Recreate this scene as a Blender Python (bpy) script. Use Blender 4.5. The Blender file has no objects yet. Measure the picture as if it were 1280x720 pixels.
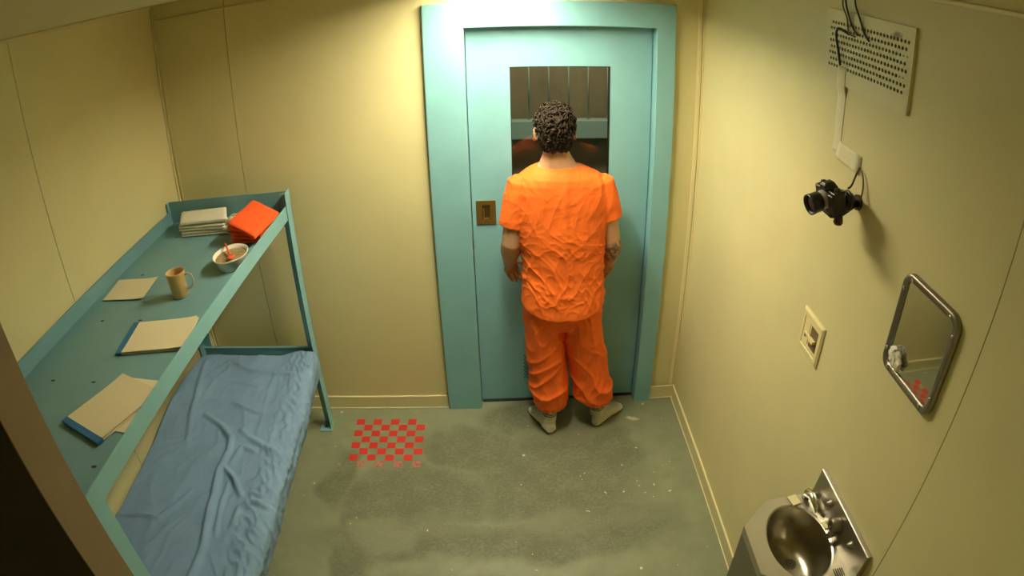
import bpy, bmesh, math, random
import numpy as np
from mathutils import Vector, Matrix, noise
from mathutils.noise import fractal

random.seed(7)
PI = math.pi
COL = bpy.context.scene.collection

# ------------------------------------------------------------------ materials
def mat(name, color, rough=0.6, metal=0.0, bump=0.0, bscale=60.0, vary=0.0, vscale=4.0, spec=0.5, coat=0.0, emis=None, estr=0.0, sub=0.0):
    m = bpy.data.materials.new(name); m.use_nodes = True
    nt = m.node_tree; N = nt.nodes; L = nt.links
    p = N['Principled BSDF']
    p.inputs['Base Color'].default_value = (*color, 1)
    p.inputs['Roughness'].default_value = rough
    p.inputs['Metallic'].default_value = metal
    p.inputs['Specular IOR Level'].default_value = spec
    p.inputs['Coat Weight'].default_value = coat
    tc = N.new('ShaderNodeTexCoord')
    if vary > 0:
        nz = N.new('ShaderNodeTexNoise'); nz.inputs['Scale'].default_value = vscale; nz.inputs['Detail'].default_value = 6
        L.new(tc.outputs['Object'], nz.inputs['Vector'])
        mr = N.new('ShaderNodeMapRange'); mr.inputs['From Min'].default_value = 0.3; mr.inputs['From Max'].default_value = 0.7
        mr.inputs['To Min'].default_value = 1 - vary; mr.inputs['To Max'].default_value = 1 + vary
        L.new(nz.outputs['Fac'], mr.inputs['Value'])
        mx = N.new('ShaderNodeVectorMath'); mx.operation = 'SCALE'; mx.inputs[0].default_value = color
        L.new(mr.outputs['Result'], mx.inputs['Scale']); L.new(mx.outputs['Vector'], p.inputs['Base Color'])
    if bump > 0:
        nb = N.new('ShaderNodeTexNoise'); nb.inputs['Scale'].default_value = bscale; nb.inputs['Detail'].default_value = 5
        L.new(tc.outputs['Object'], nb.inputs['Vector'])
        b = N.new('ShaderNodeBump'); b.inputs['Strength'].default_value = bump; b.inputs['Distance'].default_value = 0.004
        L.new(nb.outputs['Fac'], b.inputs['Height']); L.new(b.outputs['Normal'], p.inputs['Normal'])
    if emis:
        p.inputs['Emission Color'].default_value = (*emis, 1); p.inputs['Emission Strength'].default_value = estr
    return m

M = {}
WALLC = (0.66, 0.600, 0.325)
M['wall'] = mat('wall_paint', WALLC, 0.42, bump=0.12, bscale=35, vary=0.04, vscale=2.5, spec=0.4)
M['caulk'] = mat('caulk_paint', (0.80, 0.72, 0.44), 0.4, bump=0.2, bscale=90)
M['ceiling'] = mat('ceiling_paint', (0.66, 0.58, 0.35), 0.6, bump=0.1, bscale=40, vary=0.03)
M['groove'] = mat('dark_groove', (0.20, 0.17, 0.09), 0.8)
M['blue'] = mat('sky_blue_enamel', (0.215, 0.45, 0.50), 0.38, bump=0.06, bscale=45, vary=0.05, vscale=6, spec=0.5)
M['pan'] = mat('worn_blue_enamel', (0.165, 0.335, 0.385), 0.42, bump=0.05, bscale=60, vary=0.07, vscale=5)
M['slot'] = mat('dark_slot', (0.03, 0.04, 0.04), 0.8)
M['steel'] = mat('brushed_steel', (0.50, 0.47, 0.41), 0.33, metal=1.0, bump=0.02, bscale=200)
M['steel_bowl'] = mat('polished_steel', (0.44, 0.41, 0.33), 0.30, metal=1.0)
M['steel_dark'] = mat('dull_steel', (0.29, 0.26, 0.215), 0.42, metal=1.0)
M['chrome'] = mat('chrome', (0.75, 0.74, 0.72), 0.12, metal=1.0)
M['brass'] = mat('brass', (0.42, 0.26, 0.07), 0.35, metal=0.9, bump=0.05)
M['brass_dark'] = mat('dark_brass', (0.10, 0.06, 0.02), 0.5, metal=0.7)
M['black'] = mat('black_plastic', (0.018, 0.017, 0.016), 0.35, bump=0.1, bscale=300)
M['black_dull'] = mat('black_rubber', (0.012, 0.012, 0.012), 0.7)
M['lens'] = mat('lens_glass', (0.01, 0.012, 0.02), 0.05, spec=0.9)
M['grey'] = mat('grey_mark', (0.35, 0.35, 0.33), 0.4)
M['red_brown'] = mat('dark_red_plastic', (0.09, 0.02, 0.015), 0.35)
M['brown'] = mat('brown_steel_paint', (0.20, 0.145, 0.085), 0.45, bump=0.1, bscale=50, vary=0.06, vscale=8)
M['partition_shade'] = mat('brown_steel_in_shade', (0.018, 0.014, 0.009), 0.6)
M['plate'] = mat('cream_plate', (0.67, 0.60, 0.35), 0.4, bump=0.08, bscale=60, vary=0.03)
M['ivory'] = mat('ivory_plastic', (0.74, 0.64, 0.34), 0.35)
M['toggle_dark'] = mat('brown_recess', (0.16, 0.11, 0.06), 0.5)
M['tape'] = mat('white_tape', (0.72, 0.67, 0.46), 0.45, bump=0.3, bscale=80)
M['cable'] = mat('dark_cable', (0.03, 0.02, 0.02), 0.4)
M['cable_brown'] = mat('brown_cable', (0.16, 0.11, 0.07), 0.4)
M['cable_blue'] = mat('blue_cable', (0.03, 0.06, 0.13), 0.4)
M['tan'] = mat('tan_plastic', (0.60, 0.40, 0.15), 0.35, vary=0.03)
M['coffee'] = mat('brown_drink', (0.16, 0.09, 0.03), 0.15)
M['clear_tan'] = mat('pale_tan_plastic', (0.60, 0.50, 0.30), 0.3)
M['foam'] = mat('white_foam', (0.82, 0.80, 0.68), 0.6)
M['soup'] = mat('brown_soup', (0.34, 0.24, 0.11), 0.3, bump=0.8, bscale=70, vary=0.4, vscale=45)
M['spoon'] = mat('red_orange_plastic', (0.85, 0.10, 0.03), 0.3)
M['towel'] = mat('white_terry', (0.78, 0.76, 0.64), 0.9, bump=0.5, bscale=350, vary=0.05, vscale=20)
M['orange_fold'] = mat('orange_cotton_folded', (0.93, 0.105, 0.012), 0.85, bump=0.25, bscale=400, vary=0.04, vscale=10)
M['shirt'] = mat('orange_cotton', (0.95, 0.163, 0.012), 0.8, bump=0.2, bscale=120, vary=0.03, vscale=12)
M['trousers'] = mat('deep_orange_cotton', (0.95, 0.15, 0.010), 0.8, bump=0.2, bscale=120, vary=0.03, vscale=12)
M['blanket'] = mat('blue_cotton', (0.19, 0.31, 0.485), 0.9, bump=0.35, bscale=160, vary=0.07, vscale=7)
M['ticking'] = mat('green_mattress_vinyl', (0.12, 0.20, 0.16), 0.6)
M['binding'] = mat('blue_binding', (0.02, 0.15, 0.36), 0.5)
M['soap'] = mat('cream_soap_and_glint', (0.80, 0.73, 0.45), 0.5)
M['tissue'] = mat('white_tissue', (0.80, 0.78, 0.70), 0.9, bump=0.4, bscale=200)
M['corridor'] = mat('corridor_brown', (0.19, 0.162, 0.10), 0.6, vary=0.12, vscale=4)
M['corridor_floor'] = mat('corridor_floor', (0.12, 0.11, 0.09), 0.6)
M['bar'] = mat('grey_blue_bar', (0.50, 0.66, 0.60), 0.5)
M['beam'] = mat('grey_blue_beam', (0.21, 0.32, 0.30), 0.5)
M['lamp'] = mat('lit_diffuser', (0.9, 0.9, 0.85), 0.5, emis=(1.0, 0.90, 0.62), estr=118.0)
M['lamp_body'] = mat('fixture_enamel', (0.75, 0.72, 0.6), 0.5)
M['hair'] = mat('brown_hair', (0.021, 0.0135, 0.007), 0.65, vary=0.3, vscale=60, spec=0.2)
M['eye'] = mat('eye_white', (0.7, 0.68, 0.62), 0.2)

def mirror_mat():
    m = mat('mirror_face', (0.62, 0.62, 0.56), 0.035, metal=1.0); return m
M['mirror'] = mirror_mat()

def glass_mat():
    m = bpy.data.materials.new('window_glass'); m.use_nodes = True
    nt = m.node_tree; N = nt.nodes; L = nt.links; N.clear()
    out = N.new('ShaderNodeOutputMaterial'); mix = N.new('ShaderNodeMixShader')
    tr = N.new('ShaderNodeBsdfTransparent'); tr.inputs['Color'].default_value = (0.86, 0.88, 0.84, 1)
    gl = N.new('ShaderNodeBsdfGlossy'); gl.inputs['Roughness'].default_value = 0.03; gl.inputs['Color'].default_value = (1, 1, 1, 1)
    fr = N.new('ShaderNodeFresnel'); fr.inputs['IOR'].default_value = 1.33
    L.new(fr.outputs[0], mix.inputs[0]); L.new(tr.outputs[0], mix.inputs[1]); L.new(gl.outputs[0], mix.inputs[2])
    L.new(mix.outputs[0], out.inputs[0]); return m
M['glass'] = glass_mat()

def paper_mat(name, vertical=True, writing=True):
    m = mat(name, (0.80, 0.70, 0.46), 0.75)
    nt = m.node_tree; N = nt.nodes; L = nt.links; p = N['Principled BSDF']
    tc = N.new('ShaderNodeTexCoord'); sx = N.new('ShaderNodeSeparateXYZ'); L.new(tc.outputs['Object'], sx.inputs[0])
    mul = N.new('ShaderNodeMath'); mul.operation = 'MULTIPLY'; mul.inputs[1].default_value = 1 / 0.0085
    L.new(sx.outputs['X' if vertical else 'Y'], mul.inputs[0])
    fr = N.new('ShaderNodeMath'); fr.operation = 'FRACT'; L.new(mul.outputs[0], fr.inputs[0])
    lt = N.new('ShaderNodeMath'); lt.operation = 'LESS_THAN'; lt.inputs[1].default_value = 0.16; L.new(fr.outputs[0], lt.inputs[0])
    f = lt.outputs[0]
    if writing:
        nz = N.new('ShaderNodeTexNoise'); nz.inputs['Scale'].default_value = 260; nz.inputs['Detail'].default_value = 2
        L.new(tc.outputs['Object'], nz.inputs['Vector'])
        g = N.new('ShaderNodeMath'); g.operation = 'GREATER_THAN'; g.inputs[1].default_value = 0.56; L.new(nz.outputs['Fac'], g.inputs[0])
        band = N.new('ShaderNodeMath'); band.operation = 'COMPARE'; band.inputs[1].default_value = 0.55; band.inputs[2].default_value = 0.22
        L.new(fr.outputs[0], band.inputs[0])
        gm = N.new('ShaderNodeMath'); gm.operation = 'MULTIPLY'; L.new(g.outputs[0], gm.inputs[0]); L.new(band.outputs[0], gm.inputs[1])
        gs = N.new('ShaderNodeMath'); gs.operation = 'MULTIPLY'; gs.inputs[1].default_value = 0.8; L.new(gm.outputs[0], gs.inputs[0])
        mxx = N.new('ShaderNodeMath'); mxx.operation = 'MAXIMUM'; L.new(f, mxx.inputs[0]); L.new(gs.outputs[0], mxx.inputs[1]); f = mxx.outputs[0]
    mx = N.new('ShaderNodeMix'); mx.data_type = 'RGBA'
    mx.inputs['A'].default_value = (0.80, 0.70, 0.46, 1); mx.inputs['B'].default_value = (0.72, 0.63, 0.42, 1)
    L.new(f, mx.inputs['Factor']); L.new(mx.outputs['Result'], p.inputs['Base Color'])
    return m
M['paper_blank'] = mat('blank_paper', (0.74, 0.66, 0.45), 0.8)
M['paper_lined'] = paper_mat('lined_paper')

def floor_mat():
    m = mat('painted_concrete', (0.3, 0.3, 0.25), 0.5)
    nt = m.node_tree; N = nt.nodes; L = nt.links; p = N['Principled BSDF']
    tc = N.new('ShaderNodeTexCoord'); ob = tc.outputs['Object']
    def noise_(scale, detail=6, rough=0.6, vec=None, dist=0.0):
        n = N.new('ShaderNodeTexNoise'); n.inputs['Scale'].default_value = scale; n.inputs['Detail'].default_value = detail
        n.inputs['Roughness'].default_value = rough; n.inputs['Distortion'].default_value = dist
        L.new(vec or ob, n.inputs['Vector']); return n.outputs['Fac']
    def math_(op, a, b=None):
        n = N.new('ShaderNodeMath'); n.operation = op
        for i, v in enumerate((a, b)):
            if v is None: continue
            if isinstance(v, (int, float)): n.inputs[i].default_value = v
            else: L.new(v, n.inputs[i])
        return n.outputs[0]
    def ramp(v, a, b):
        n = N.new('ShaderNodeMapRange'); n.interpolation_type = 'SMOOTHSTEP'
        n.inputs['From Min'].default_value = a; n.inputs['From Max'].default_value = b
        L.new(v, n.inputs['Value']); return n.outputs['Result']
    warp = N.new('ShaderNodeTexNoise'); warp.inputs['Scale'].default_value = 3.5; warp.inputs['Detail'].default_value = 7
    L.new(ob, warp.inputs['Vector'])
    sub = N.new('ShaderNodeVectorMath'); sub.operation = 'SUBTRACT'; sub.inputs[1].default_value = (0.5, 0.5, 0.5); L.new(warp.outputs['Color'], sub.inputs[0])
    sc = N.new('ShaderNodeVectorMath'); sc.operation = 'SCALE'; sc.inputs['Scale'].default_value = 0.36; L.new(sub.outputs[0], sc.inputs[0])
    ad = N.new('ShaderNodeVectorMath'); ad.operation = 'ADD'; L.new(ob, ad.inputs[0]); L.new(sc.outputs[0], ad.inputs[1])
    def blob(cx, cy, rx, ry, edge=0.35):
        s1 = N.new('ShaderNodeVectorMath'); s1.operation = 'SUBTRACT'; s1.inputs[1].default_value = (cx, cy, 0); L.new(ad.outputs[0], s1.inputs[0])
        s2 = N.new('ShaderNodeVectorMath'); s2.operation = 'MULTIPLY'; s2.inputs[1].default_value = (1 / rx, 1 / ry, 0); L.new(s1.outputs[0], s2.inputs[0])
        ln = N.new('ShaderNodeVectorMath'); ln.operation = 'LENGTH'; L.new(s2.outputs[0], ln.inputs[0])
        return math_('SUBTRACT', 1.0, ramp(ln.outputs['Value'], 1 - edge * 1.0, 1 + edge * 1.0))
    # worn, darker traffic patches of the paint
    w = blob(0.25, -0.62, 0.46, 0.36)
    for a in [(-0.45, -0.75, 0.36, 0.26), (-0.15, -1.02, 0.75, 0.12), (0.45, -0.98, 0.34, 0.16), (0.1, -0.12, 0.22, 0.14), (-0.72, -1.25, 0.10, 0.5),
              (-0.2, -0.35, 0.28, 0.18), (-0.2, -1.45, 0.7, 0.2), (0.55, -0.45, 0.2, 0.15), (-0.85, -0.6, 0.10, 0.24)]:
        w = math_('MAXIMUM', w, blob(*a))
    grain = noise_(60, 9, 0.85)
    mid = noise_(7, 7, 0.7)
    wmask = math_('MULTIPLY', w, ramp(math_('ADD', math_('MULTIPLY', grain, 0.55), math_('MULTIPLY', mid, 0.45)), 0.34, 0.58))
    mx = N.new('ShaderNodeMix'); mx.data_type = 'RGBA'; L.new(math_('MULTIPLY', wmask, 0.82), mx.inputs['Factor'])
    mx.inputs['A'].default_value = (0.235, 0.255, 0.165, 1); mx.inputs['B'].default_value = (0.105, 0.108, 0.062, 1)
    # pale rubbed areas
    pale = math_('MULTIPLY', blob(0.05, -0.93, 0.7, 0.06, 0.6), ramp(grain, 0.4, 0.6))
    pale = math_('MAXIMUM', pale, math_('MULTIPLY', blob(-0.6, -0.98, 0.16, 0.10), 0.8))
    m2 = N.new('ShaderNodeMix'); m2.data_type = 'RGBA'; L.new(math_('MULTIPLY', pale, 0.6), m2.inputs['Factor'])
    L.new(mx.outputs['Result'], m2.inputs['A']); m2.inputs['B'].default_value = (0.28, 0.29, 0.19, 1)
    # fine mottling
    mott = ramp(mid, 0.25, 0.75)
    m3 = N.new('ShaderNodeVectorMath'); m3.operation = 'SCALE'; L.new(m2.outputs['Result'], m3.inputs[0])
    L.new(math_('ADD', 0.88, math_('MULTIPLY', mott, 0.24)), m3.inputs['Scale'])
    # white paint flecks
    vo = N.new('ShaderNodeTexVoronoi'); vo.inputs['Scale'].default_value = 7.0; L.new(ad.outputs[0], vo.inputs['Vector'])
    fle = math_('MULTIPLY', math_('LESS_THAN', vo.outputs['Distance'], 0.055), math_('GREATER_THAN', noise_(5, 2), 0.49))
    vo2 = N.new('ShaderNodeTexVoronoi'); vo2.inputs['Scale'].default_value = 17.0; L.new(ad.outputs[0], vo2.inputs['Vector'])
    fle = math_('MAXIMUM', fle, math_('MULTIPLY', math_('LESS_THAN', vo2.outputs['Distance'], 0.085), math_('GREATER_THAN', noise_(3.3, 2), 0.56)))
    scr = math_('MULTIPLY', blob(0.73, -0.19, 0.055, 0.024, 0.5), ramp(grain, 0.40, 0.5))
    fle = math_('MAXIMUM', fle, scr)
    m4 = N.new('ShaderNodeMix'); m4.data_type = 'RGBA'; L.new(math_('MULTIPLY', fle, 0.85), m4.inputs['Factor'])
    L.new(m3.outputs[0], m4.inputs['A']); m4.inputs['B'].default_value = (0.72, 0.68, 0.5, 1)
    L.new(m4.outputs['Result'], p.inputs['Base Color'])
    rr = N.new('ShaderNodeMapRange'); rr.inputs['To Min'].default_value = 0.42; rr.inputs['To Max'].default_value = 0.7
    L.new(wmask, rr.inputs['Value']); L.new(rr.outputs['Result'], p.inputs['Roughness'])
    b = N.new('ShaderNodeBump'); b.inputs['Strength'].default_value = 0.2; b.inputs['Distance'].default_value = 0.002
    L.new(grain, b.inputs['Height']); L.new(b.outputs['Normal'], p.inputs['Normal'])
    return m
M['floor'] = floor_mat()

def red_mat(worn):
    m = mat('red_paint_worn' if worn else 'red_paint', (0.58, 0.028, 0.018), 0.5)
    nt = m.node_tree; N = nt.nodes; L = nt.links; p = N['Principled BSDF']
    tc = N.new('ShaderNodeTexCoord'); nz = N.new('ShaderNodeTexNoise'); nz.inputs['Scale'].default_value = 90; nz.inputs['Detail'].default_value = 6
    L.new(tc.outputs['Object'], nz.inputs['Vector'])
    cr = N.new('ShaderNodeMapRange'); cr.inputs['From Min'].default_value = 0.40 if worn else 0.60; cr.inputs['From Max'].default_value = 0.56 if worn else 0.75
    L.new(nz.outputs['Fac'], cr.inputs['Value'])
    mx = N.new('ShaderNodeMix'); mx.data_type = 'RGBA'; L.new(cr.outputs['Result'], mx.inputs['Factor'])
    mx.inputs['A'].default_value = (0.62, 0.030, 0.020, 1); mx.inputs['B'].default_value = (0.30, 0.26, 0.20, 1) if worn else (0.50, 0.10, 0.06, 1)
    L.new(mx.outputs['Result'], p.inputs['Base Color']); return m
M['red'] = red_mat(False); M['red_worn'] = red_mat(True)
M['outline'] = mat('faded_white_outline', (0.33, 0.33, 0.27), 0.6)

def crease(m, sc, st, strength, dist, seed):
    nt = m.node_tree; N = nt.nodes; L = nt.links; p = N['Principled BSDF']
    tc = N.new('ShaderNodeTexCoord'); prev = p.inputs['Normal'].links[0].from_socket if p.inputs['Normal'].is_linked else None
    for k, (rz, mp) in enumerate(((0.7, (1, 1, st)), (-0.8, (1, 1, st)))):
        mpn = N.new('ShaderNodeMapping'); mpn.inputs['Rotation'].default_value = (0, rz, 0); mpn.inputs['Location'].default_value = (seed + k * 3, 0, seed); mpn.inputs['Scale'].default_value = mp
        L.new(tc.outputs['Object'], mpn.inputs['Vector'])
        nz = N.new('ShaderNodeTexNoise'); nz.noise_type = 'RIDGED_MULTIFRACTAL'; nz.inputs['Scale'].default_value = sc; nz.inputs['Detail'].default_value = 2.5; nz.inputs['Distortion'].default_value = 0.6
        try: nz.inputs['Roughness'].default_value = 0.5
        except Exception: pass
        L.new(mpn.outputs[0], nz.inputs['Vector'])
        b = N.new('ShaderNodeBump'); b.inputs['Strength'].default_value = strength; b.inputs['Distance'].default_value = dist
        L.new(nz.outputs['Fac'], b.inputs['Height'])
        if prev is not None: L.new(prev, b.inputs['Normal'])
        prev = b.outputs['Normal']
    L.new(prev, p.inputs['Normal'])
crease(M['shirt'], 4.0, 2.2, 0.45, 0.012, 2.0); crease(M['trousers'], 3.5, 1.6, 0.30, 0.010, 5.0); crease(M['blanket'], 4.5, 1.0, 0.30, 0.010, 1.0)
def skin_mat():
    m = mat('skin', (0.52, 0.29, 0.165), 0.55, bump=0.1, bscale=120)
    nt = m.node_tree; N = nt.nodes; L = nt.links; p = N['Principled BSDF']
    p.inputs['Subsurface Weight'].default_value = 0.0
    tc = N.new('ShaderNodeTexCoord')
    def blobmask(c, r):
        s = N.new('ShaderNodeVectorMath'); s.operation = 'DISTANCE'; s.inputs[1].default_value = c; L.new(tc.outputs['Object'], s.inputs[0])
        lt = N.new('ShaderNodeMapRange'); lt.inputs['From Min'].default_value = r; lt.inputs['From Max'].default_value = r * 0.8
        L.new(s.outputs['Value'], lt.inputs['Value']); return lt.outputs['Result']
    nz = N.new('ShaderNodeTexNoise'); nz.inputs['Scale'].default_value = 42; nz.inputs['Detail'].default_value = 3; L.new(tc.outputs['Object'], nz.inputs['Vector'])
    g = N.new('ShaderNodeMapRange'); g.inputs['From Min'].default_value = 0.44; g.inputs['From Max'].default_value = 0.50; L.new(nz.outputs['Fac'], g.inputs['Value'])
    mm = N.new('ShaderNodeMath'); mm.operation = 'MULTIPLY'; L.new(g.outputs['Result'], mm.inputs[0]); L.new(blobmask((0.575, -0.16, 1.03), 0.095), mm.inputs[1])
    m2 = N.new('ShaderNodeMath'); m2.operation = 'MULTIPLY'; m2.inputs[1].default_value = 0.75; L.new(mm.outputs[0], m2.inputs[0])
    mx = N.new('ShaderNodeMix'); mx.data_type = 'RGBA'; L.new(m2.outputs[0], mx.inputs['Factor'])
    mx.inputs['A'].default_value = (0.52, 0.29, 0.165, 1); mx.inputs['B'].default_value = (0.06, 0.07, 0.07, 1)
    L.new(mx.outputs['Result'], p.inputs['Base Color']); return m
M['skin'] = skin_mat()

def sock_mat():
    m = mat('grey_sock', (0.56, 0.53, 0.40), 0.9, bump=0.3, bscale=250)
    nt = m.node_tree; N = nt.nodes; L = nt.links; p = N['Principled BSDF']
    tc = N.new('ShaderNodeTexCoord'); sx = N.new('ShaderNodeSeparateXYZ'); L.new(tc.outputs['Object'], sx.inputs[0])
    acc = None
    for c in (0.112, 0.126):
        cp = N.new('ShaderNodeMath'); cp.operation = 'COMPARE'; cp.inputs[1].default_value = c; cp.inputs[2].default_value = 0.0032
        L.new(sx.outputs['Z'], cp.inputs[0])
        if acc is None: acc = cp.outputs[0]
        else:
            mx_ = N.new('ShaderNodeMath'); mx_.operation = 'MAXIMUM'; L.new(acc, mx_.inputs[0]); L.new(cp.outputs[0], mx_.inputs[1]); acc = mx_.outputs[0]
    mx = N.new('ShaderNodeMix'); mx.data_type = 'RGBA'; L.new(acc, mx.inputs['Factor'])
    mx.inputs['A'].default_value = (0.56, 0.53, 0.40, 1); mx.inputs['B'].default_value = (0.05, 0.05, 0.04, 1)
    L.new(mx.outputs['Result'], p.inputs['Base Color']); return m
M['sock'] = sock_mat()
M['sock_white'] = mat('white_sock_knit', (0.72, 0.70, 0.58), 0.9, bump=0.3, bscale=250)
M['sock_stripe'] = mat('black_sock_stripe', (0.03, 0.03, 0.03), 0.9)

# ------------------------------------------------------------------ mesh helpers
class MB:
    def __init__(s): s.v = []; s.f = []; s.m = []; s.sm = []
    def add(s, vs, fs, mi=0, smooth=False):
        b = len(s.v); s.v += [tuple(v) for v in vs]
        for f in fs: s.f.append([b + i for i in f]); s.m.append(mi); s.sm.append(smooth)
        return s
    def box(s, a, b, mi=0, T=None):
        x0, y0, z0 = a; x1, y1, z1 = b
        vs = [(x0, y0, z0), (x1, y0, z0), (x1, y1, z0), (x0, y1, z0), (x0, y0, z1), (x1, y0, z1), (x1, y1, z1), (x0, y1, z1)]
        if T is not None: vs = [T @ Vector(v) for v in vs]
        return s.add(vs, [(0, 3, 2, 1), (4, 5, 6, 7), (0, 1, 5, 4), (1, 2, 6, 5), (2, 3, 7, 6), (3, 0, 4, 7)], mi)
    def loft(s, rings, mi=0, closed=True, caps=True, smooth=True):
        n = len(rings[0]); vs = [v for r in rings for v in r]; fs = []
        for i in range(len(rings) - 1):
            for j in range(n if closed else n - 1):
                k = (j + 1) % n; fs.append((i * n + j, i * n + k, (i + 1) * n + k, (i + 1) * n + j))
        s.add(vs, fs, mi, smooth)
        if caps:
            b = len(s.v) - len(vs)
            s.f.append([b + j for j in range(n - 1, -1, -1)]); s.m.append(mi); s.sm.append(False)
            s.f.append([b + (len(rings) - 1) * n + j for j in range(n)]); s.m.append(mi); s.sm.append(False)
        return s
    def tube(s, pts, rad, mi=0, n=10, caps=True):
        pts = [Vector(p) for p in pts]; rs = rad if isinstance(rad, (list, tuple)) else [rad] * len(pts)
        rings = []; up = None
        for i, p in enumerate(pts):
            t = (pts[min(i + 1, len(pts) - 1)] - pts[max(i - 1, 0)]).normalized()
            if up is None:
                up = Vector((0, 0, 1)) if abs(t.z) < 0.9 else Vector((1, 0, 0))
            sx = t.cross(up).normalized(); up = sx.cross(t).normalized()
            rings.append([p + rs[i] * (math.cos(a) * sx + math.sin(a) * up) for a in [2 * PI * k / n for k in range(n)]])
        return s.loft(rings, mi, True, caps)
    def lathe(s, prof, c=(0, 0, 0), T=None, n=32, mi=0, caps=False, sx=1, sy=1, smooth=True):
        rings = []
        for r, z in prof:
            ring = [Vector((r * sx * math.cos(2 * PI * k / n), r * sy * math.sin(2 * PI * k / n), z)) for k in range(n)]
            if T is not None: ring = [T @ v for v in ring]
            rings.append([v + Vector(c) for v in ring])
        return s.loft(rings, mi, True, caps, smooth)
    def ball(s, c, r, T=None, n=20, mi=0):
        rx, ry, rz = (r, r, r) if isinstance(r, (int, float)) else r
        rings = []
        m = n // 2 + 1
        for i in range(m):
            a = -PI / 2 + PI * (i + 0.15) / (m - 0.7)
            a = max(-PI / 2 + 0.02, min(PI / 2 - 0.02, a))
            ring = [Vector((rx * math.cos(a) * math.cos(2 * PI * k / n), ry * math.cos(a) * math.sin(2 * PI * k / n), rz * math.sin(a))) for k in range(n)]
            if T is not None: ring = [T @ v for v in ring]
            rings.append([v + Vector(c) for v in ring])
        return s.loft(rings, mi)
    def prism(s, poly, z0, z1, mi=0):
        n = len(poly); vs = [(x, y, z0) for x, y in poly] + [(x, y, z1) for x, y in poly]
        return s.add(vs, [list(range(n - 1, -1, -1)), list(range(n, 2 * n))] + [(i, (i + 1) % n, n + (i + 1) % n, n + i) for i in range(n)], mi)
    def build(s, name, mats, parent=None, bevel=0.0, seg=2, kind=None, flip=False):
        me = bpy.data.meshes.new(name); me.from_pydata(s.v, [], s.f)
        mats = mats if isinstance(mats, (list, tuple)) else [mats]
        for m in mats: me.materials.append(m)
        me.polygons.foreach_set('material_index', s.m); me.polygons.foreach_set('use_smooth', s.sm)
        bm = bmesh.new(); bm.from_mesh(me); bmesh.ops.recalc_face_normals(bm, faces=bm.faces); bm.to_mesh(me); bm.free()
        me.update()
        o = bpy.data.objects.new(name, me); COL.objects.link(o)
        if parent is not None:
            o.parent = parent; o.matrix_parent_inverse = parent.matrix_world.inverted() if False else Matrix.Identity(4)
            PL = parent.get('_org', None)
        if bevel > 0:
            b = o.modifiers.new('bevel', 'BEVEL'); b.width = bevel; b.segments = seg; b.limit_method = 'ANGLE'; b.angle_limit = math.radians(40)
        if kind: o['kind'] = kind
        return o

def shift(mb, d):
    d = Vector(d); mb.v = [tuple(Vector(v) + d) for v in mb.v]; return mb

def thing(name, label, cat, loc=(0, 0, 0), rz=0.0, group=None):
    o = bpy.data.objects.new(name, None); COL.objects.link(o); o.location = loc; o.rotation_euler = (0, 0, rz)
    o.empty_display_size = 0.05
    o['label'] = label; o['category'] = cat
    if group: o['group'] = group
    return o
def tag(o, label, cat, group=None, kind=None):
    o['label'] = label; o['category'] = cat
    if group: o['group'] = group
    if kind: o['kind'] = kind
    return o
def part(mb, name, m, parent, bevel=0.0, seg=2, world=True, label=None):
    """a part given in world coordinates, moved into its parent's frame"""
    if world:
        org = Vector((0, 0, 0)); q = parent
        while q is not None: org += Vector(q.location); q = q.parent
        shift(mb, -org)
    o = mb.build(name, m, parent, bevel, seg)
    if label: o['label'] = label
    return o
def baked(mb_or_obj, voxel, smooth=2, adapt=0.0):
    """voxel-union of closed shapes -> one continuous surface"""
    o = mb_or_obj.build('tmp', [M['skin']])
    r = o.modifiers.new('r', 'REMESH'); r.mode = 'VOXEL'; r.voxel_size = voxel; r.adaptivity = adapt
    if smooth:
        s = o.modifiers.new('s', 'SMOOTH'); s.factor = 0.5; s.iterations = smooth
    dg = bpy.context.evaluated_depsgraph_get(); dg.update()
    me = bpy.data.meshes.new_from_object(o.evaluated_get(dg))
    old = o.data; bpy.data.objects.remove(o); bpy.data.meshes.remove(old)
    me.materials.clear()
    return me
def mesh_obj(me, name, m, parent=None):
    me.name = name; me.materials.append(m)
    me.polygons.foreach_set('use_smooth', [True] * len(me.polygons)); me.polygons.foreach_set('material_index', [0] * len(me.polygons))
    o = bpy.data.objects.new(name, me); COL.objects.link(o)
    if parent is not None: o.parent = parent
    return o
def displace(me, fn):
    n = len(me.vertices); co = np.empty(n * 3); me.vertices.foreach_get('co', co); co = co.reshape(-1, 3)
    no = np.empty(n * 3); me.vertex_normals.foreach_get('vector', no); no = no.reshape(-1, 3)
    d = np.array([fn(Vector(c), Vector(k)) for c, k in zip(co, no)])
    co = co + no * d[:, None]; me.vertices.foreach_set('co', co.ravel()); me.update()

def sm(a, b, x):
    t = max(0.0, min(1.0, (x - a) / (b - a))); return t * t * (3 - 2 * t)
def ridge(p, s, sharp=2.0):
    return (1 - abs(noise.noise(Vector(p) * s))) ** sharp

# ------------------------------------------------------------------ room constants (metres; door wall is y = 0)
XL, XR, ZC, YR = -1.671, 0.987, 2.39, -3.06

# floor and ceiling
MB().box((XL - 0.1, YR - 0.1, -0.1), (XR + 0.1, 0.12, 0)).build('floor', M['floor'], kind='structure')
MB().box((XL - 0.1, YR - 0.1, ZC), (XR + 0.1, 0.12, ZC + 0.1)).build('ceiling', M['ceiling'], kind='structure')

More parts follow.
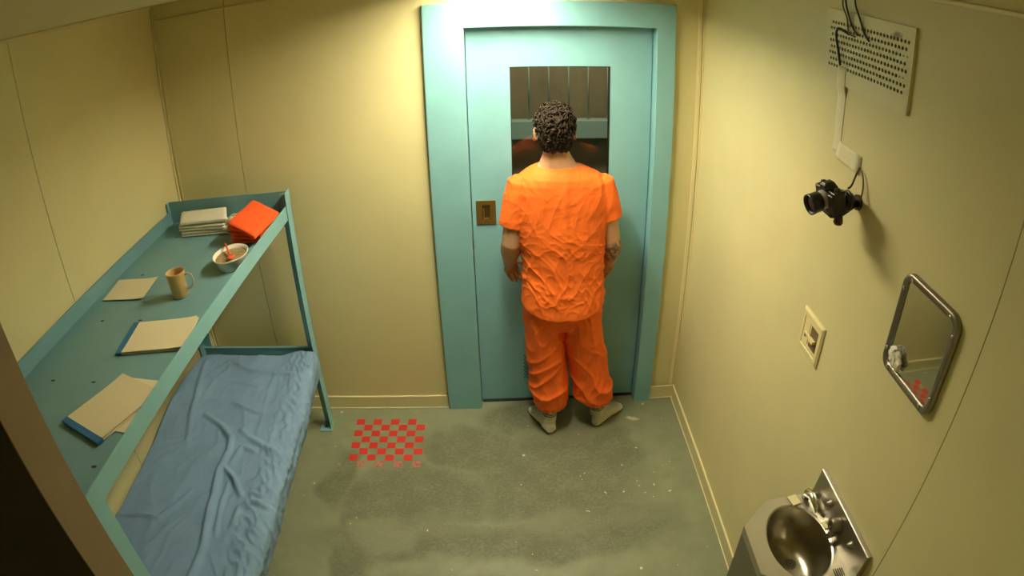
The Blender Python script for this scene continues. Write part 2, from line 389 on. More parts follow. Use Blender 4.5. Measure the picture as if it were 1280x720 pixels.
# door wall, built from panels with fine open joints over a dark backing
g = 0.0016
w = MB()
DX0, DX1, DZ = -0.30, 0.825, 2.19
seam = -1.262
w.box((XL - 0.1, 0, 0), (seam - g, 0.02, ZC)); w.box((seam + g, 0, 0), (DX0, 0.02, ZC))
w.box((DX1, 0, 0), (XR + 0.1, 0.02, ZC)); w.box((DX0, 0, DZ), (DX1, 0.02, ZC))
w.box((XL - 0.1, 0.0201, 0), (DX0, 0.12, ZC), 1); w.box((DX1, 0.0201, 0), (XR + 0.1, 0.12, ZC), 1); w.box((DX0, 0.0201, DZ), (DX1, 0.12, ZC), 1)
w.build('wall_back', [M['wall'], M['groove']], kind='structure')
w = MB(); ls = -1.09
w.box((XL - 0.02, ls + g, 0), (XL, 0, ZC)); w.box((XL - 0.02, YR, 0), (XL, ls - g, ZC)); w.box((XL - 0.1, YR, 0), (XL - 0.0201, 0, ZC), 1)
w.build('wall_left', [M['wall'], M['groove']], kind='structure')
w = MB(); rs_ = -2.109
w.box((XR, rs_ + g, 0), (XR + 0.02, 0, ZC)); w.box((XR, YR, 0), (XR + 0.02, rs_ - g, ZC)); w.box((XR + 0.0201, YR, 0), (XR + 0.1, 0, ZC), 1)
w.build('wall_right', [M['wall'], M['groove']], kind='structure')
MB().box((XL - 0.1, YR - 0.1, 0), (XR + 0.1, YR, ZC)).build('wall_rear', M['wall'], kind='structure')

# corner battens and ceiling bead
MB().box((XR - 0.032, -0.004, 0.085), (XR - 0.012, -0.0002, ZC)).box((XR - 0.006, -0.010, 0.085), (XR - 0.0002, -0.0002, ZC)).build('trim_1', M['caulk'], bevel=0.0015, kind='structure')
MB().box((XL + 0.0002, -0.012, 0.0), (XL + 0.010, -0.0002, ZC)).box((XL + 0.022, -0.004, 0), (XL + 0.030, -0.0002, ZC)).build('trim_2', M['wall'], bevel=0.0015, kind='structure')
MB().box((XR - 0.012, YR, ZC - 0.012), (XR - 0.0002, -0.012, ZC - 0.0002)).build('trim_3', M['caulk'], bevel=0.004, kind='structure')
MB().box((XL + 0.0002, -2.13, ZC - 0.012), (XL + 0.012, -0.013, ZC - 0.0002)).build('trim_4', M['ceiling'], bevel=0.004, kind='structure')
MB().box((XL + 0.013, -0.012, ZC - 0.085), (XR - 0.013, -0.0002, ZC - 0.078)).build('trim_5', M['wall'], bevel=0.002, kind='structure')

# baseboards: flat board with pale caulked top and bottom edges
def wavy_tube(p0, p1, r, n=60, seed=0):
    b = MB(); p0 = Vector(p0); p1 = Vector(p1)
    b.tube([p0.lerp(p1, i / n) for i in range(n + 1)], [r * (0.75 + 0.6 * abs(noise.noise(Vector((i * 0.37 + seed, seed, 0))))) for i in range(n + 1)], n=6); return b
BH = 0.083
def baseboard(name, a, b, nrm):
    a = Vector(a); b = Vector(b); nrm = Vector(nrm); t = 0.011
    lo = [min(a[i], b[i], a[i] + nrm[i] * t, b[i] + nrm[i] * t) for i in range(2)]; hi = [max(a[i], b[i], a[i] + nrm[i] * t, b[i] + nrm[i] * t) for i in range(2)]
    m = MB().box((lo[0], lo[1], 0.001), (hi[0], hi[1], BH))
    for z, off, r, sd in ((BH, 0.006, 0.0042, 3), (0.003, t, 0.0045, 9)):
        q = wavy_tube(a + nrm * off + Vector((0, 0, z)), b + nrm * off + Vector((0, 0, z)), r, seed=sd)
        m.add(q.v, q.f, 1, True)
    m.build(name, [M['wall'], M['caulk']], kind='structure')
baseboard('baseboard_back', (XL + 0.012, -0.0004, 0), (-0.312, -0.0004, 0), (0, -1, 0))
baseboard('baseboard_door', (0.842, -0.0044, 0), (XR - 0.012, -0.0044, 0), (0, -1, 0))
baseboard('baseboard_right', (XR - 0.0004, -0.006, 0), (XR - 0.0004, YR, 0), (-1, 0, 0))
baseboard('baseboard_left', (XL + 0.0004, -0.02, 0), (XL + 0.0004, -2.12, 0), (1, 0, 0))

# partition at the bunk's near end, shade painted in as near-black, tan edge plate
MB().box((XL + 0.001, -2.2375, 0), (-0.9575, -2.1305, ZC)).build('wall_partition', M['partition_shade'], kind='structure')
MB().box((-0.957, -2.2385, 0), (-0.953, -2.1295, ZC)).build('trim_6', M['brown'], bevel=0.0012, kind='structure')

# ------------------------------------------------------------------ the door
door = bpy.data.objects.new('door_1', None); COL.objects.link(door); door['kind'] = 'structure'
FX0, FX1, FZ, FY = -0.308, 0.839, 2.200, -0.030
OX0, OX1, OZ = -0.124, 0.748, 2.080
fr = MB()
def ushape(x0, x1, z, y): return [(x0, y, 0.0), (x0, y, z), (x1, y, z), (x1, y, 0.0)]
us = [ushape(OX0, OX1, OZ, FY), ushape(FX0, FX1, FZ, FY), ushape(FX0, FX1, FZ, -0.001), ushape(DX0, DX1, DZ, -0.001), ushape(DX0, DX1, DZ, 0.095), ushape(OX0, OX1, OZ, 0.095), ushape(OX0, OX1, OZ, FY)]
uv_ = [p for u in us[:6] for p in u]; fs_ = []
for q in range(6):
    r2 = (q + 1) % 6
    for k in range(3): fs_.append((q * 4 + k, q * 4 + k + 1, r2 * 4 + k + 1, r2 * 4 + k))
fr.add(uv_, fs_)
part(fr, 'door_frame', M['blue'], door, bevel=0.004)
# leaf with a window opening
WX0, WX1, WZ0, WZ1 = 0.077, 0.545, 1.312, 1.878
LY0, LY1 = 0.047, 0.092
lf = MB()
a, b = OX0 + 0.004, OX1 - 0.004
z0, z1 = 0.008, OZ - 0.004
P = [(a, z0), (b, z0), (b, z1), (a, z1)]; Q = [(WX0, WZ0), (WX1, WZ0), (WX1, WZ1), (WX0, WZ1)]
for y in (LY0, LY1):
    lf.add([(x, y, z) for x, z in P + Q], [(0, 1, 5, 4), (1, 2, 6, 5), (2, 3, 7, 6), (3, 0, 4, 7)])
lf.add([(x, y, z) for y in (LY0, LY1) for x, z in P], [(0, 1, 5, 4), (1, 2, 6, 5), (2, 3, 7, 6), (3, 0, 4, 7)])
lf.add([(x, y, z) for y in (LY0, LY1) for x, z in Q], [(0, 1, 5, 4), (1, 2, 6, 5), (2, 3, 7, 6), (3, 0, 4, 7)])
part(lf, 'door_leaf', M['blue'], door)
part(MB().box((a, 0.03, 0.0008), (b, 0.094, 0.0075)), 'threshold', M['black_dull'], door)
# dark rubber gasket round the pane and the pane itself
gk = MB(); t = 0.004
for (x0, zz0, x1, zz1) in ((WX0, WZ0, WX0 + t, WZ1), (WX1 - t, WZ0, WX1, WZ1), (WX0, WZ1 - t, WX1, WZ1), (WX0, WZ0, WX1, WZ0 + t)):
    gk.box((x0, LY0 + 0.002, zz0), (x1, LY1 - 0.002, zz1))
part(gk, 'window_gasket', M['black_dull'], door)
pane = part(MB().box((WX0 + t, 0.060, WZ0 + t), (WX1 - t, 0.066, WZ1 - t)), 'window_pane', M['glass'], door, label='dark glass pane of the door window')
# recessed brass pull
pl = MB(); px0, px1, pz0, pz1 = -0.101, -0.005, 1.094, 1.217
rx0, rx1, rz0, rz1 = -0.072, -0.034, 1.114, 1.195
for (x0, zz0, x1, zz1) in ((px0, pz0, rx0, pz1), (rx1, pz0, px1, pz1), (rx0, rz1, rx1, pz1), (rx0, pz0, rx1, rz0)):
    pl.box((x0, 0.0405, zz0), (x1, 0.0469, zz1))
pl.box((rx0, 0.0462, rz0), (rx1, 0.0468, rz1), 1)
pl.box((rx0 + 0.004, 0.0405, rz0 + 0.004), (rx0 + 0.010, 0.0462, rz1 - 0.02), 0)
pl.box((rx0 + 0.004, 0.0385, rz0), (rx1 - 0.004, 0.0462, rz0 + 0.012), 0)
part(pl, 'pull_plate', [M['brass'], M['brass_dark']], door, bevel=0.0012, label='square recessed brass pull')
st = MB().box((OX0 + 0.0004, -0.018, 0.905), (OX0 + 0.0035, 0.034, 1.047)).box((OX0 + 0.0035, -0.005, 0.985), (OX0 + 0.0046, 0.018, 1.02), 1)
part(st, 'strike_plate', [M['brass'], M['black_dull']], door, bevel=0.0008, label='brass strike plate on the left jamb')
# perforated speak grille low on the door
gr = MB(); gr.box((0.085, 0.0452, 0.12), (0.335, 0.0469, 0.335))
for i in range(15):
    for j in range(13):
        cx = 0.122 + i * 0.0125 + (j % 2) * 0.006; cz = 0.155 + j * 0.0125
        gr.lathe([(0.0001, 0), (0.0046, 0)], c=(cx, 0.0450, cz), T=Matrix.Rotation(PI / 2, 3, 'X'), n=8, mi=1, smooth=False)
part(gr, 'speak_grille', [M['blue'], M['slot']], door, bevel=0.001)

# ------------------------------------------------------------------ corridor seen through the pane
MB().box((-1.6, 1.40, -0.05), (2.6, 1.46, 2.5)).build('wall_corridor', M['corridor'], kind='structure')
MB().box((-1.6, 0.125, -0.05), (2.6, 1.40, 0)).build('floor_corridor', M['corridor_floor'], kind='structure')
MB().box((-1.6, 0.125, 2.45), (2.6, 1.40, 2.5)).build('ceiling_corridor', M['corridor'], kind='structure')
MB().box((-1.66, 0.125, -0.05), (-1.6, 1.46, 2.5)).build('wall_corridor_left', M['corridor'], kind='structure')
MB().box((2.6, 0.125, -0.05), (2.66, 1.46, 2.5)).build('wall_corridor_right', M['corridor'], kind='structure')
bars = thing('barred_gate', 'blue-grey steel gate of thin upright bars over a wide crossbeam, seen through the door window', 'gate', (0.4, 1.30, 0))
part(MB().box((-1.55, 1.265, 1.175), (2.55, 1.335, 1.305)), 'crossbeam', M['beam'], bars, bevel=0.006)
part(MB().box((-1.55, 1.265, 0.0), (2.55, 1.335, 0.08)), 'bottom_rail', M['beam'], bars, bevel=0.006)
for i in range(-9, 16):
    x = 0.232 + 0.131 * i
    part(MB().tube([(x, 1.30, 1.305), (x, 1.30, 2.44)], 0.0065, n=10), 'bar', M['bar'], bars)
lt = bpy.data.lights.new('corridor_fill', 'AREA'); lt.shape = 'RECTANGLE'; lt.size = 0.9; lt.size_y = 0.15; lt.energy = 26.0; lt.color = (1.0, 0.85, 0.6)  # unseen lamp added to brighten the corridor behind the pane
lo = bpy.data.objects.new('corridor_fill', lt); COL.objects.link(lo); lo.location = (0.4, 0.62, 2.42)

# ------------------------------------------------------------------ ceiling light, just above the frame's upper edge
cl = thing('ceiling_light', 'long lit ceiling light running from above the blue door frame', 'light', (0.03, -0.6, ZC))
LX, LY_A, LY_B = 0.03, -0.125, -0.98
part(MB().box((LX - 0.085, LY_B - 0.02, ZC - 0.022), (LX + 0.085, LY_A + 0.015, ZC - 0.0005)), 'housing', M['lamp_body'], cl, bevel=0.003)
for sx_ in (LX - 0.085, LX + 0.081): part(MB().box((sx_, LY_B - 0.02, ZC - 0.058), (sx_ + 0.004, LY_A + 0.015, ZC - 0.0225)), 'added_light_cutoff', M['lamp_body'], cl)  # unseen skirts added to keep lamp light off the upper side walls
part(MB().box((LX - 0.065, LY_B, ZC - 0.030), (LX + 0.065, LY_A, ZC - 0.0225)), 'diffuser', M['lamp'], cl)

# ------------------------------------------------------------------ bunk bed
BX0, BX1, BY0, BY1 = -1.664, -0.980, -2.126, -0.140
ZT, ZP = 1.397, 1.287
def ZY(y): return 1.277 + 0.016 * (-0.14 - y)      # the tray floor rises a little towards the near end
def TR(x, y):
    k = (2.3654 - ZY(y)) / (2.3654 - 1.287); return (x * k, (y + 2.946) * k - 2.946)
def on_tray(o, rz=0.0):
    o.location.z = ZY(o.location.y) + 0.0018; o.rotation_mode = 'ZYX'; o.rotation_euler = (-0.016, 0, o.rotation_euler.z)
    o.rotation_mode = 'XYZ'; o.rotation_euler = (Matrix.Rotation(-0.016, 3, 'X') @ Matrix.Rotation(rz, 3, 'Z')).to_euler()
bed = thing('bunk_bed', 'sky blue steel bunk with upper tray holding towels and paper', 'bunk bed', (BX1 - 0.34, -1.13, 0))
up = MB(); th = 0.004
up.box((BX0, BY0, ZP - th), (-1.017, BY1, ZP)); up.box((-1.017, BY0 + 0.075, ZP - th), (-1.014, BY1 - 0.075, ZP + 0.028)); up.box((-1.017, BY0 + 0.075, ZP + 0.028), (BX1 - 0.0075, BY1 - 0.075, ZP + 0.031))
up.box((BX0, BY0, ZP), (BX0 + th, BY1, 1.351)); up.box((BX0 + th, BY1 - th, ZP), (BX1 - 0.002, BY1, ZT + 0.006))
up.box((BX0, BY1 - 0.03, 1.351), (BX0 + 0.004, BY1, ZT + 0.006))
up.box((BX0 - 0.0, BY0, 1.349), (BX0 + 0.010, BY1, 1.3525))
for sx in (-1.53, -1.34, -1.12):
    for sy in (-0.36, -0.745, -1.124, -1.515, -1.90):
        k = 12; hx_, hy_ = TR(sx, sy); up.add([(hx_ + 0.010 * math.cos(2 * PI * i / k), hy_ + 0.0055 * math.sin(2 * PI * i / k), ZP + 0.0005) for i in range(k)], [list(range(k))], 1)
up.v = [(x, y, z + ZY(y) - ZP) for x, y, z in up.v]
part(up, 'upper_tray', [M['pan'], M['slot']], bed)
fr_ = MB().box((BX1 - 0.006, -2.055, 0), (BX1, BY1 - 0.004, 1))
fr_.v = [(x, y, (1.266 + 0.0345 * (-0.14 - y)) if z < 0.5 else (1.336 + 0.030 * (-0.14 - y))) for x, y, z in fr_.v]
part(fr_, 'front_rail', M['blue'], bed, bevel=0.0018)
def angle_post(x, y, sx, sy, z1, wx=0.05, wy=0.07, z0=0.0, top_round=False):
    m = MB(); t = 0.005
    xs = sorted((x, x + sx * wx)); m.box((xs[0], min(y, y + sy * t), z0), (xs[1], max(y, y + sy * t), z1 - 0.02))
    ys = sorted((y, y + sy * wy)); m.box((min(x, x + sx * t), ys[0], z0), (max(x, x + sx * t), ys[1], z1))
    return m
def foot(x, y, sx, sy):
    xs = sorted((x + sx * -0.008, x + sx * 0.062)); ys = sorted((y + sy * -0.002, y + sy * 0.085))
    m = MB().box((xs[0], ys[0], 0.0005), (xs[1], ys[1], 0.0065)); m.lathe([(0.007, 0), (0.007, 0.004), (0.001, 0.005)], c=(x + sx * 0.03, y + sy * 0.05, 0.0065), n=10, mi=1)
    return m
for (x, y, sx, sy, zz) in ((BX1, BY1, -1, -1, ZT + 0.008), (BX1, BY0, -1, 1, ZT + 0.004), (BX0, BY1, 1, -1, ZP - 0.004), (BX0, BY0, 1, 1, ZP - 0.004)):
    xx = x + (0.0008 if sx < 0 else 0)
    if sx < 0: xx = x + 0.0055
    po = part(angle_post(xx, y, sx, sy, zz), 'post', M['blue'], bed, bevel=0.0012)
    part(foot(x, y, sx, sy), 'foot_plate', [M['blue'], M['slot']], po, bevel=0.001)
# diagonal-free lower tray and end rails
lo_ = MB().box((BX0, BY0 + 0.006, 0.405), (BX1 - 0.006, BY1 - 0.006, 0.41)).box((BX0, BY0 + 0.006, 0.41), (BX0 + 0.004, BY1 - 0.006, 0.45)).box((BX1 - 0.012, BY0 + 0.006, 0.37), (BX1 - 0.006, BY1 - 0.006, 0.41))
part(lo_, 'lower_tray', M['blue'], bed)
for yy in (BY1 - 0.0105, BY0 + 0.0055):
    part(MB().box((BX0 + 0.006, yy, 0.40), (BX1 - 0.002, yy + 0.005, 0.530)).box((BX0 + 0.006, yy - 0.010, 0.526), (BX1 - 0.002, yy + 0.005, 0.531)), 'end_rail', M['blue'], bed, bevel=0.0012)

# mattress and blanket
mt = MB().box((-1.575, -2.035, 0.411), (-1.006, -0.172, 0.462)).build('mattress', M['ticking'], bevel=0.025, seg=4)
tag(mt, 'thin vinyl mattress under the blue blanket on the lower bunk', 'mattress')
ridges = dict(A=([(-1.425, -0.744), (-1.321, -0.81), (-1.235, -0.902), (-1.212, -0.999), (-1.229, -1.116), (-1.203, -1.271), (-1.187, -1.417), (-1.167, -1.552), (-1.174, -1.668), (-1.19, -1.9)], 0.018, 0.014),
 B=([(-1.196, -1.103), (-1.133, -1.167), (-1.074, -1.268)], 0.018, 0.012), C=([(-1.186, -1.06), (-1.154, -0.962), (-1.074, -0.989)], 0.012, 0.014),
 D=([(-1.59, -0.288), (-1.516, -0.626), (-1.496, -0.778), (-1.444, -0.985)], 0.010, 0.014), E=([(-1.443, -0.286), (-1.279, -0.372), (-1.127, -0.385), (-0.993, -0.426)], 0.012, 0.014),
 G=([(-1.638, -1.431), (-1.524, -1.415), (-1.422, -1.42), (-1.368, -1.347), (-1.314, -1.225)], 0.009, 0.012), H=([(-0.971, -0.993), (-1.043, -0.955), (-1.14, -0.896), (-1.21, -0.832)], 0.010, 0.014),
 I=([(-1.519, -0.462), (-1.323, -0.471), (-1.183, -0.509)], 0.008, 0.012), J=([(-1.305, -0.642), (-1.181, -0.7), (-1.106, -0.721)], 0.010, 0.013),
 K=([(-0.93, -1.318), (-1.016, -1.29), (-1.064, -1.331), (-1.071, -1.438)], 0.013, 0.012), L=([(-1.16, -1.192), (-1.15, -1.344), (-1.13, -1.5)], 0.011, 0.009), M=([(-1.643, -0.886), (-1.652, -0.75), (-1.633, -0.605)], 0.008, 0.015))
def seg_dist(x, y, pl):
    best = 9; tt = 0; n = len(pl) - 1
    for i in range(n):
        ax, ay = pl[i]; bx, by = pl[i + 1]; dx, dy = bx - ax, by - ay
        t = max(0, min(1, ((x - ax) * dx + (y - ay) * dy) / (dx * dx + dy * dy))); d = math.hypot(x - ax - t * dx, y - ay - t * dy)
        if d < best: best = d; tt = (i + t) / n
    return best, tt
def blanket():
    NV, NU = 260, 130
    rows = []
    for j in range(NV + 1):
        y = -0.163 - 1.880 * j / NV
        bulge = -0.991 + 0.030 * sm(-0.213, -0.235, y) + 0.038 * sm(-0.22, -0.75, y) + (0.014 * sm(-0.22, -0.3, y)) * noise.noise(Vector((0, y * 4, 3)))
        if y < -0.165:
            far = 1 - sm(0, 0.05, -0.163 - y)
        ztop = 0.510 - 0.042 * (1 - sm(0, 0.07, -0.163 - y))
        xl_ = -1.59 - 0.048 * sm(-0.21, -0.27, y)
        pts = []
        for i in range(NU + 1):
            u = i / NU
            if u < 0.06:
                t = u / 0.06; x = xl_ - 0.02 + 0.02 * t; z = 0.455 + (ztop - 0.455) * math.sin(t * PI / 2)
            elif u < 0.80:
                t = (u - 0.06) / 0.74; x = xl_ + (bulge - 0.035 - xl_) * t; z = ztop + 0.012 * math.sin(PI * t) + 0.034 * sm(0.7, 1.0, t) * (1 - 0.5 * sm(-0.2, -0.6, y))
            else:
                t = (u - 0.80) / 0.20
                zt = ztop + 0.034 * (1 - 0.5 * sm(-0.2, -0.6, y))
                ang = min(1, t / 0.45) * PI / 2
                x = bulge - 0.035 + 0.035 * math.sin(ang); z = zt - 0.035 * (1 - math.cos(ang))
                if t > 0.45:
                    q = (t - 0.45) / 0.55; z -= q * 0.125; x -= 0.030 * q * q + 0.010 * math.sin(q * PI * 2 + y * 5) * 0.4
            if u < 0.4: z += (0.045 * math.exp(-((y + 0.58) / 0.28) ** 2) + 0.012) * (1 - sm(0.0, 0.4, u)) * min(1, u / 0.06 + 0.3)
            p = Vector((x, y, z)); h = 0.0
            for pl, am, wd in ridges.values():
                d, tt = seg_dist(x, y, pl)
                if d < wd * 4: h += 1.35 * am * math.exp(-(d / wd) ** 2) * math.sin(PI * min(1, max(0, tt * 0.94 + 0.06))) ** 0.5
            wv = Vector((x * 1.0, y * 0.55, z)); wv = wv + 0.10 * Vector((noise.noise(wv * 4), noise.noise(wv * 4 + Vector((5, 0, 0))), 0))
            h += 0.007 * (ridge(wv, 4, 5) - 0.3) + 0.004 * (ridge(wv + Vector((3, 1, 0)), 10, 6) - 0.25) + 0.002 * (ridge(wv * 1.0 + Vector((1, 6, 0)), 22, 5) - 0.3)
            if u > 0.62: 
                fz = sm(0.62, 0.8, u); h += fz * 0.011 * (ridge(Vector((x * 2 + z * 1.5, y * 1.6 + x * 1.4, 2)), 11, 4) - 0.35) + fz * 0.005 * (ridge(Vector((x * 2 + z, y * 1.5 + x * 2, 9)), 27, 3) - 0.4)
            h += 0.010 * noise.noise(Vector((x * 2.2, y * 2.2, 7)))
            if u < 0.06: h *= u / 0.06
            if j < 6: h *= j / 6
            if u > 0.80: p += Vector((max(0, h), 0, 0)) * 0.8 + Vector((0, 0, h * 0.3)); 
            else: p.z += h
            p.x = max(p.x, -1.668)
            if u > 0.80 and y < -0.225: p.x = max(p.x, BX1 + 0.013)
            if y > -0.225:
                p.z = max(p.z, 0.425); p.x = min(p.x, -0.9905)
                if u > 0.8: p.x = max(p.x, -0.9995)
                p.x = max(p.x, -1.608)
            p.z = max(p.z, 0.4665) if (0.06 < u < 0.80) else p.z
            pts.append(p)
        rows.append(pts)
    mb = MB(); mb.loft(rows, closed=False, caps=False)
    o = mb.build('blanket', M['blanket'])
    s = o.modifiers.new('thickness', 'SOLIDIFY'); s.thickness = 0.003; s.offset = 1
    return o
bl = blanket()
tag(bl, 'rumpled blue blanket spread over the lower bunk mattress', 'blanket')

# ------------------------------------------------------------------ things on the upper tray
ZS = ZP + 0.0008
def folded(w_, d_, h_, layers, seed, soft=0.006):
    """a folded cloth: stacked thick plies joined by a rounded fold along one side"""
    mb = MB(); t = h_ / layers
    for k in range(layers):
        z0 = k * t; ins = 0.004 * noise.noise(Vector((k * 3.1 + seed, 0, 0)))
        x0, x1 = -w_ / 2 + 0.003 * abs(ins) * 100 * 0.2, w_ / 2 - abs(ins); y0, y1 = -d_ / 2 + abs(ins), d_ / 2 - abs(ins) * 0.5
        nseg = 8; ring = []
        for q in range(nseg + 1):
            a_ = -PI / 2 - PI * q / nseg; ring.append((x0 + t * 0.5 + t * 0.5 * math.cos(a_), z0 + t * 0.5 + t * 0.5 * math.sin(a_)))
        prof = ring + [(x1 - t * 0.2, z0 + t), (x1, z0 + t * 0.5), (x1 - t * 0.2, z0)]
        NY = 14; NX = 16
        top = [[(x0 + t * 0.4 + (x1 - x0 - t * 0.6) * i / NX) for i in range(NX + 1)]]
        rr = []
        for j in range(NY + 1):
            y = y0 + (y1 - y0) * j / NY; e = 1 - 0.6 * (abs(2 * j / NY - 1) ** 8)
            loop = []
            for i in range(NX + 1): loop.append((top[0][i], z0 + t * 0.5 + t * 0.5 * e))
            loop.append((x1, z0 + t * 0.5))
            for i in range(NX, -1, -1): loop.append((top[0][i], z0 + t * 0.5 - t * 0.5 * e))
            loop.append((x0, z0 + t * 0.5))
            L_ = []
            for (x, z) in loop:
                nz = noise.noise(Vector((x * 14 + seed, y * 14, k))) * 0.0025
                L_.append((x, y, max(0.0, z + nz * (1 if z > z0 + t * 0.5 else 0.2))))
            rr.append(L_)
        mb.loft(rr)
    return mb
def shear(mb, k): mb.v = [(x + k * y, y, z) for x, y, z in mb.v]; return mb
tx, ty = TR(-1.398, -0.290)
zz = ZS
for i, (h_, lay, lab, dx, rz) in enumerate([(0.026, 2, 'white folded towel at the bottom of the towel pile on the upper bunk', 0.004, 0.02), (0.026, 2, 'white folded towel in the middle of the towel pile on the upper bunk', -0.004, -0.03), (0.024, 1, 'white folded towel on top of the towel pile on the upper bunk', 0.006, 0.03)]):
    o = shear(folded(0.262, 0.165, h_, lay, i * 5 + 1), -0.38).build('folded_towel', M['towel']); o.location = (tx + dx, ty, zz); o.rotation_euler = (0, 0, rz + 0.02)
    on_tray(o, rz + 0.0); o.location.z = zz - ZS + ZY(ty + 0.09) + 0.003; tag(o, lab, 'towel', 'white towels folded in a pile'); zz += h_ + 0.0025
zb_ = 0.0
labs = ['at the very bottom of the orange pile', 'second from the bottom of the orange pile', 'third from the bottom of the orange pile', 'fourth from the bottom of the orange pile']
for i in range(5):
    top_ = i == 4
    h_ = 0.017 if not top_ else 0.024
    fm = folded(0.150 + 0.004 * i, 0.25, h_, 1, i * 7 + 2) if not top_ else folded(0.166, 0.285, h_, 2, 30)
    cxo, cyo = ((-1.098 + 0.004 * i, -0.362 - 0.004 * i) if not top_ else (-1.079, -0.392))
    if top_: fm.v = [(x, y - 0.40 * x, z) for x, y, z in fm.v]
    rz_ = (0.0, 0.02, -0.03, -0.05, -0.10)[i]; c_r, s_r = math.cos(rz_), math.sin(rz_)
    out = []
    for (x, y, z) in fm.v:
        X, Y = x * c_r - y * s_r, x * s_r + y * c_r
        sx_ = max(0.0, min(1.0, (cxo + X + 1.18) / 0.19)); sy_ = 0.004 * noise.noise(Vector((X * 12, Y * 12, i)))
        zt_ = (z + zb_) * (1.06 - 0.48 * sx_ ** 1.3); X = min(X, (-0.992 if zt_ > 0.036 else -1.020) - cxo)
        out.append((X, Y, (z + zb_) * (1.06 - 0.48 * sx_ ** 1.3) + (sy_ if z > h_ * 0.5 and top_ else 0)))
    fm.v = out
    o = fm.build('folded_garment', M['orange_fold']); o.location = (cxo, cyo, ZY(cyo - 0.13) + 0.0035 - (0.0 if not top_ else 0.0))
    tag(o, ('folded orange garment ' + labs[i]) if not top_ else 'bright orange folded garment lying on top of the orange pile', 'garment', 'orange garments folded in a pile by the bowl'); zb_ += h_ + 0.003
# rolled striped socks
sk = MB(); c0 = Vector((*TR(-1.222, -0.300), ZY(-0.335) + 0.037))
for k in range(5):
    r0 = 0.030; y = c0.y - 0.030 + 0.015 * k
    rings = []
for k, (yy, rr_, mi) in enumerate([(-0.036, 0.020, 0), (-0.030, 0.029, 0), (-0.020, 0.033, 1), (-0.014, 0.0335, 0), (-0.006, 0.034, 1), (0.0, 0.034, 0), (0.010, 0.033, 0), (0.022, 0.029, 0), (0.028, 0.018, 0)]):
    if k: 
        n = 20; R0 = prev; R1 = [(c0.x + rr_ * math.cos(2 * PI * i / n), c0.y + yy, c0.z + rr_ * math.sin(2 * PI * i / n)) for i in range(n)]
        sk.loft([R0, R1], mi=pm, caps=False); prev = R1
        if k == 8: sk.add(R1, [list(range(n))], 0)
    else:
        n = 20; prev = [(c0.x + rr_ * math.cos(2 * PI * i / n), c0.y + yy, c0.z + rr_ * math.sin(2 * PI * i / n)) for i in range(n)]; sk.add(prev, [list(range(n))], 1)
    pm = mi
so = sk.build('rolled_socks', [M['sock_white'], M['sock_stripe']])
tag(so, 'rolled white socks with black stripes between towels and orange pile', 'socks')
# bowl
BC = (-1.084, -0.705, ZY(-0.78) + 0.001)
bw = thing('foam_bowl', 'oval white foam bowl of brown food behind the front rail', 'bowl', BC)
o = MB().lathe([(0.001, 0.0), (0.058, 0.0), (0.064, 0.004), (0.080, 0.046), (0.088, 0.054), (0.089, 0.056), (0.086, 0.0575), (0.078, 0.049), (0.061, 0.0075), (0.001, 0.0065)], n=48, sx=0.875, sy=1.05).build('bowl_shell', M['foam'], bw)
o = MB().lathe([(0.0005, 0.045), (0.03, 0.047), (0.05, 0.045), (0.0765, 0.043)], n=40, sx=0.875, sy=1.05, smooth=True).build('food', M['soup'], bw)
sp = MB().tube([(-0.046, 0.066, 0.068), (-0.028, 0.038, 0.062), (-0.006, 0.0, 0.055), (0.008, -0.02, 0.053)], [0.0045, 0.0045, 0.005, 0.004], n=8)
sp.ball((0.016, -0.034, 0.0525), (0.014, 0.020, 0.006))
so = sp.build('spoon', M['spoon']); so.location = (BC[0], BC[1], BC[2] + 0.0035)
tag(so, 'orange-red plastic spoon lying in the foam bowl', 'spoon')
# mug
mg = thing('mug', 'tan plastic mug standing beside the blank paper sheet', 'mug', (*TR(-1.232, -0.945), ZY(-1.0) + 0.0005))
MB().lathe([(0.001, 0.0), (0.034, 0.0), (0.0365, 0.003), (0.038, 0.05), (0.0425, 0.098), (0.0435, 0.104), (0.0415, 0.1045), (0.040, 0.098), (0.0350, 0.05), (0.0335, 0.006), (0.001, 0.005)], n=40, sx=0.93, sy=0.93).build('cup', M['tan'], mg)
MB().lathe([(0.0005, 0.055), (0.0352, 0.055)], n=32).build('drink', M['coffee'], mg)
MB().tube([(0.0405, 0.004, 0.088), (0.055, 0.006, 0.092), (0.068, 0.008, 0.085), (0.073, 0.008, 0.065), (0.066, 0.007, 0.042), (0.052, 0.005, 0.030), (0.0375, 0.004, 0.030)], 0.0036, n=10).build('handle', M['clear_tan'], mg, )
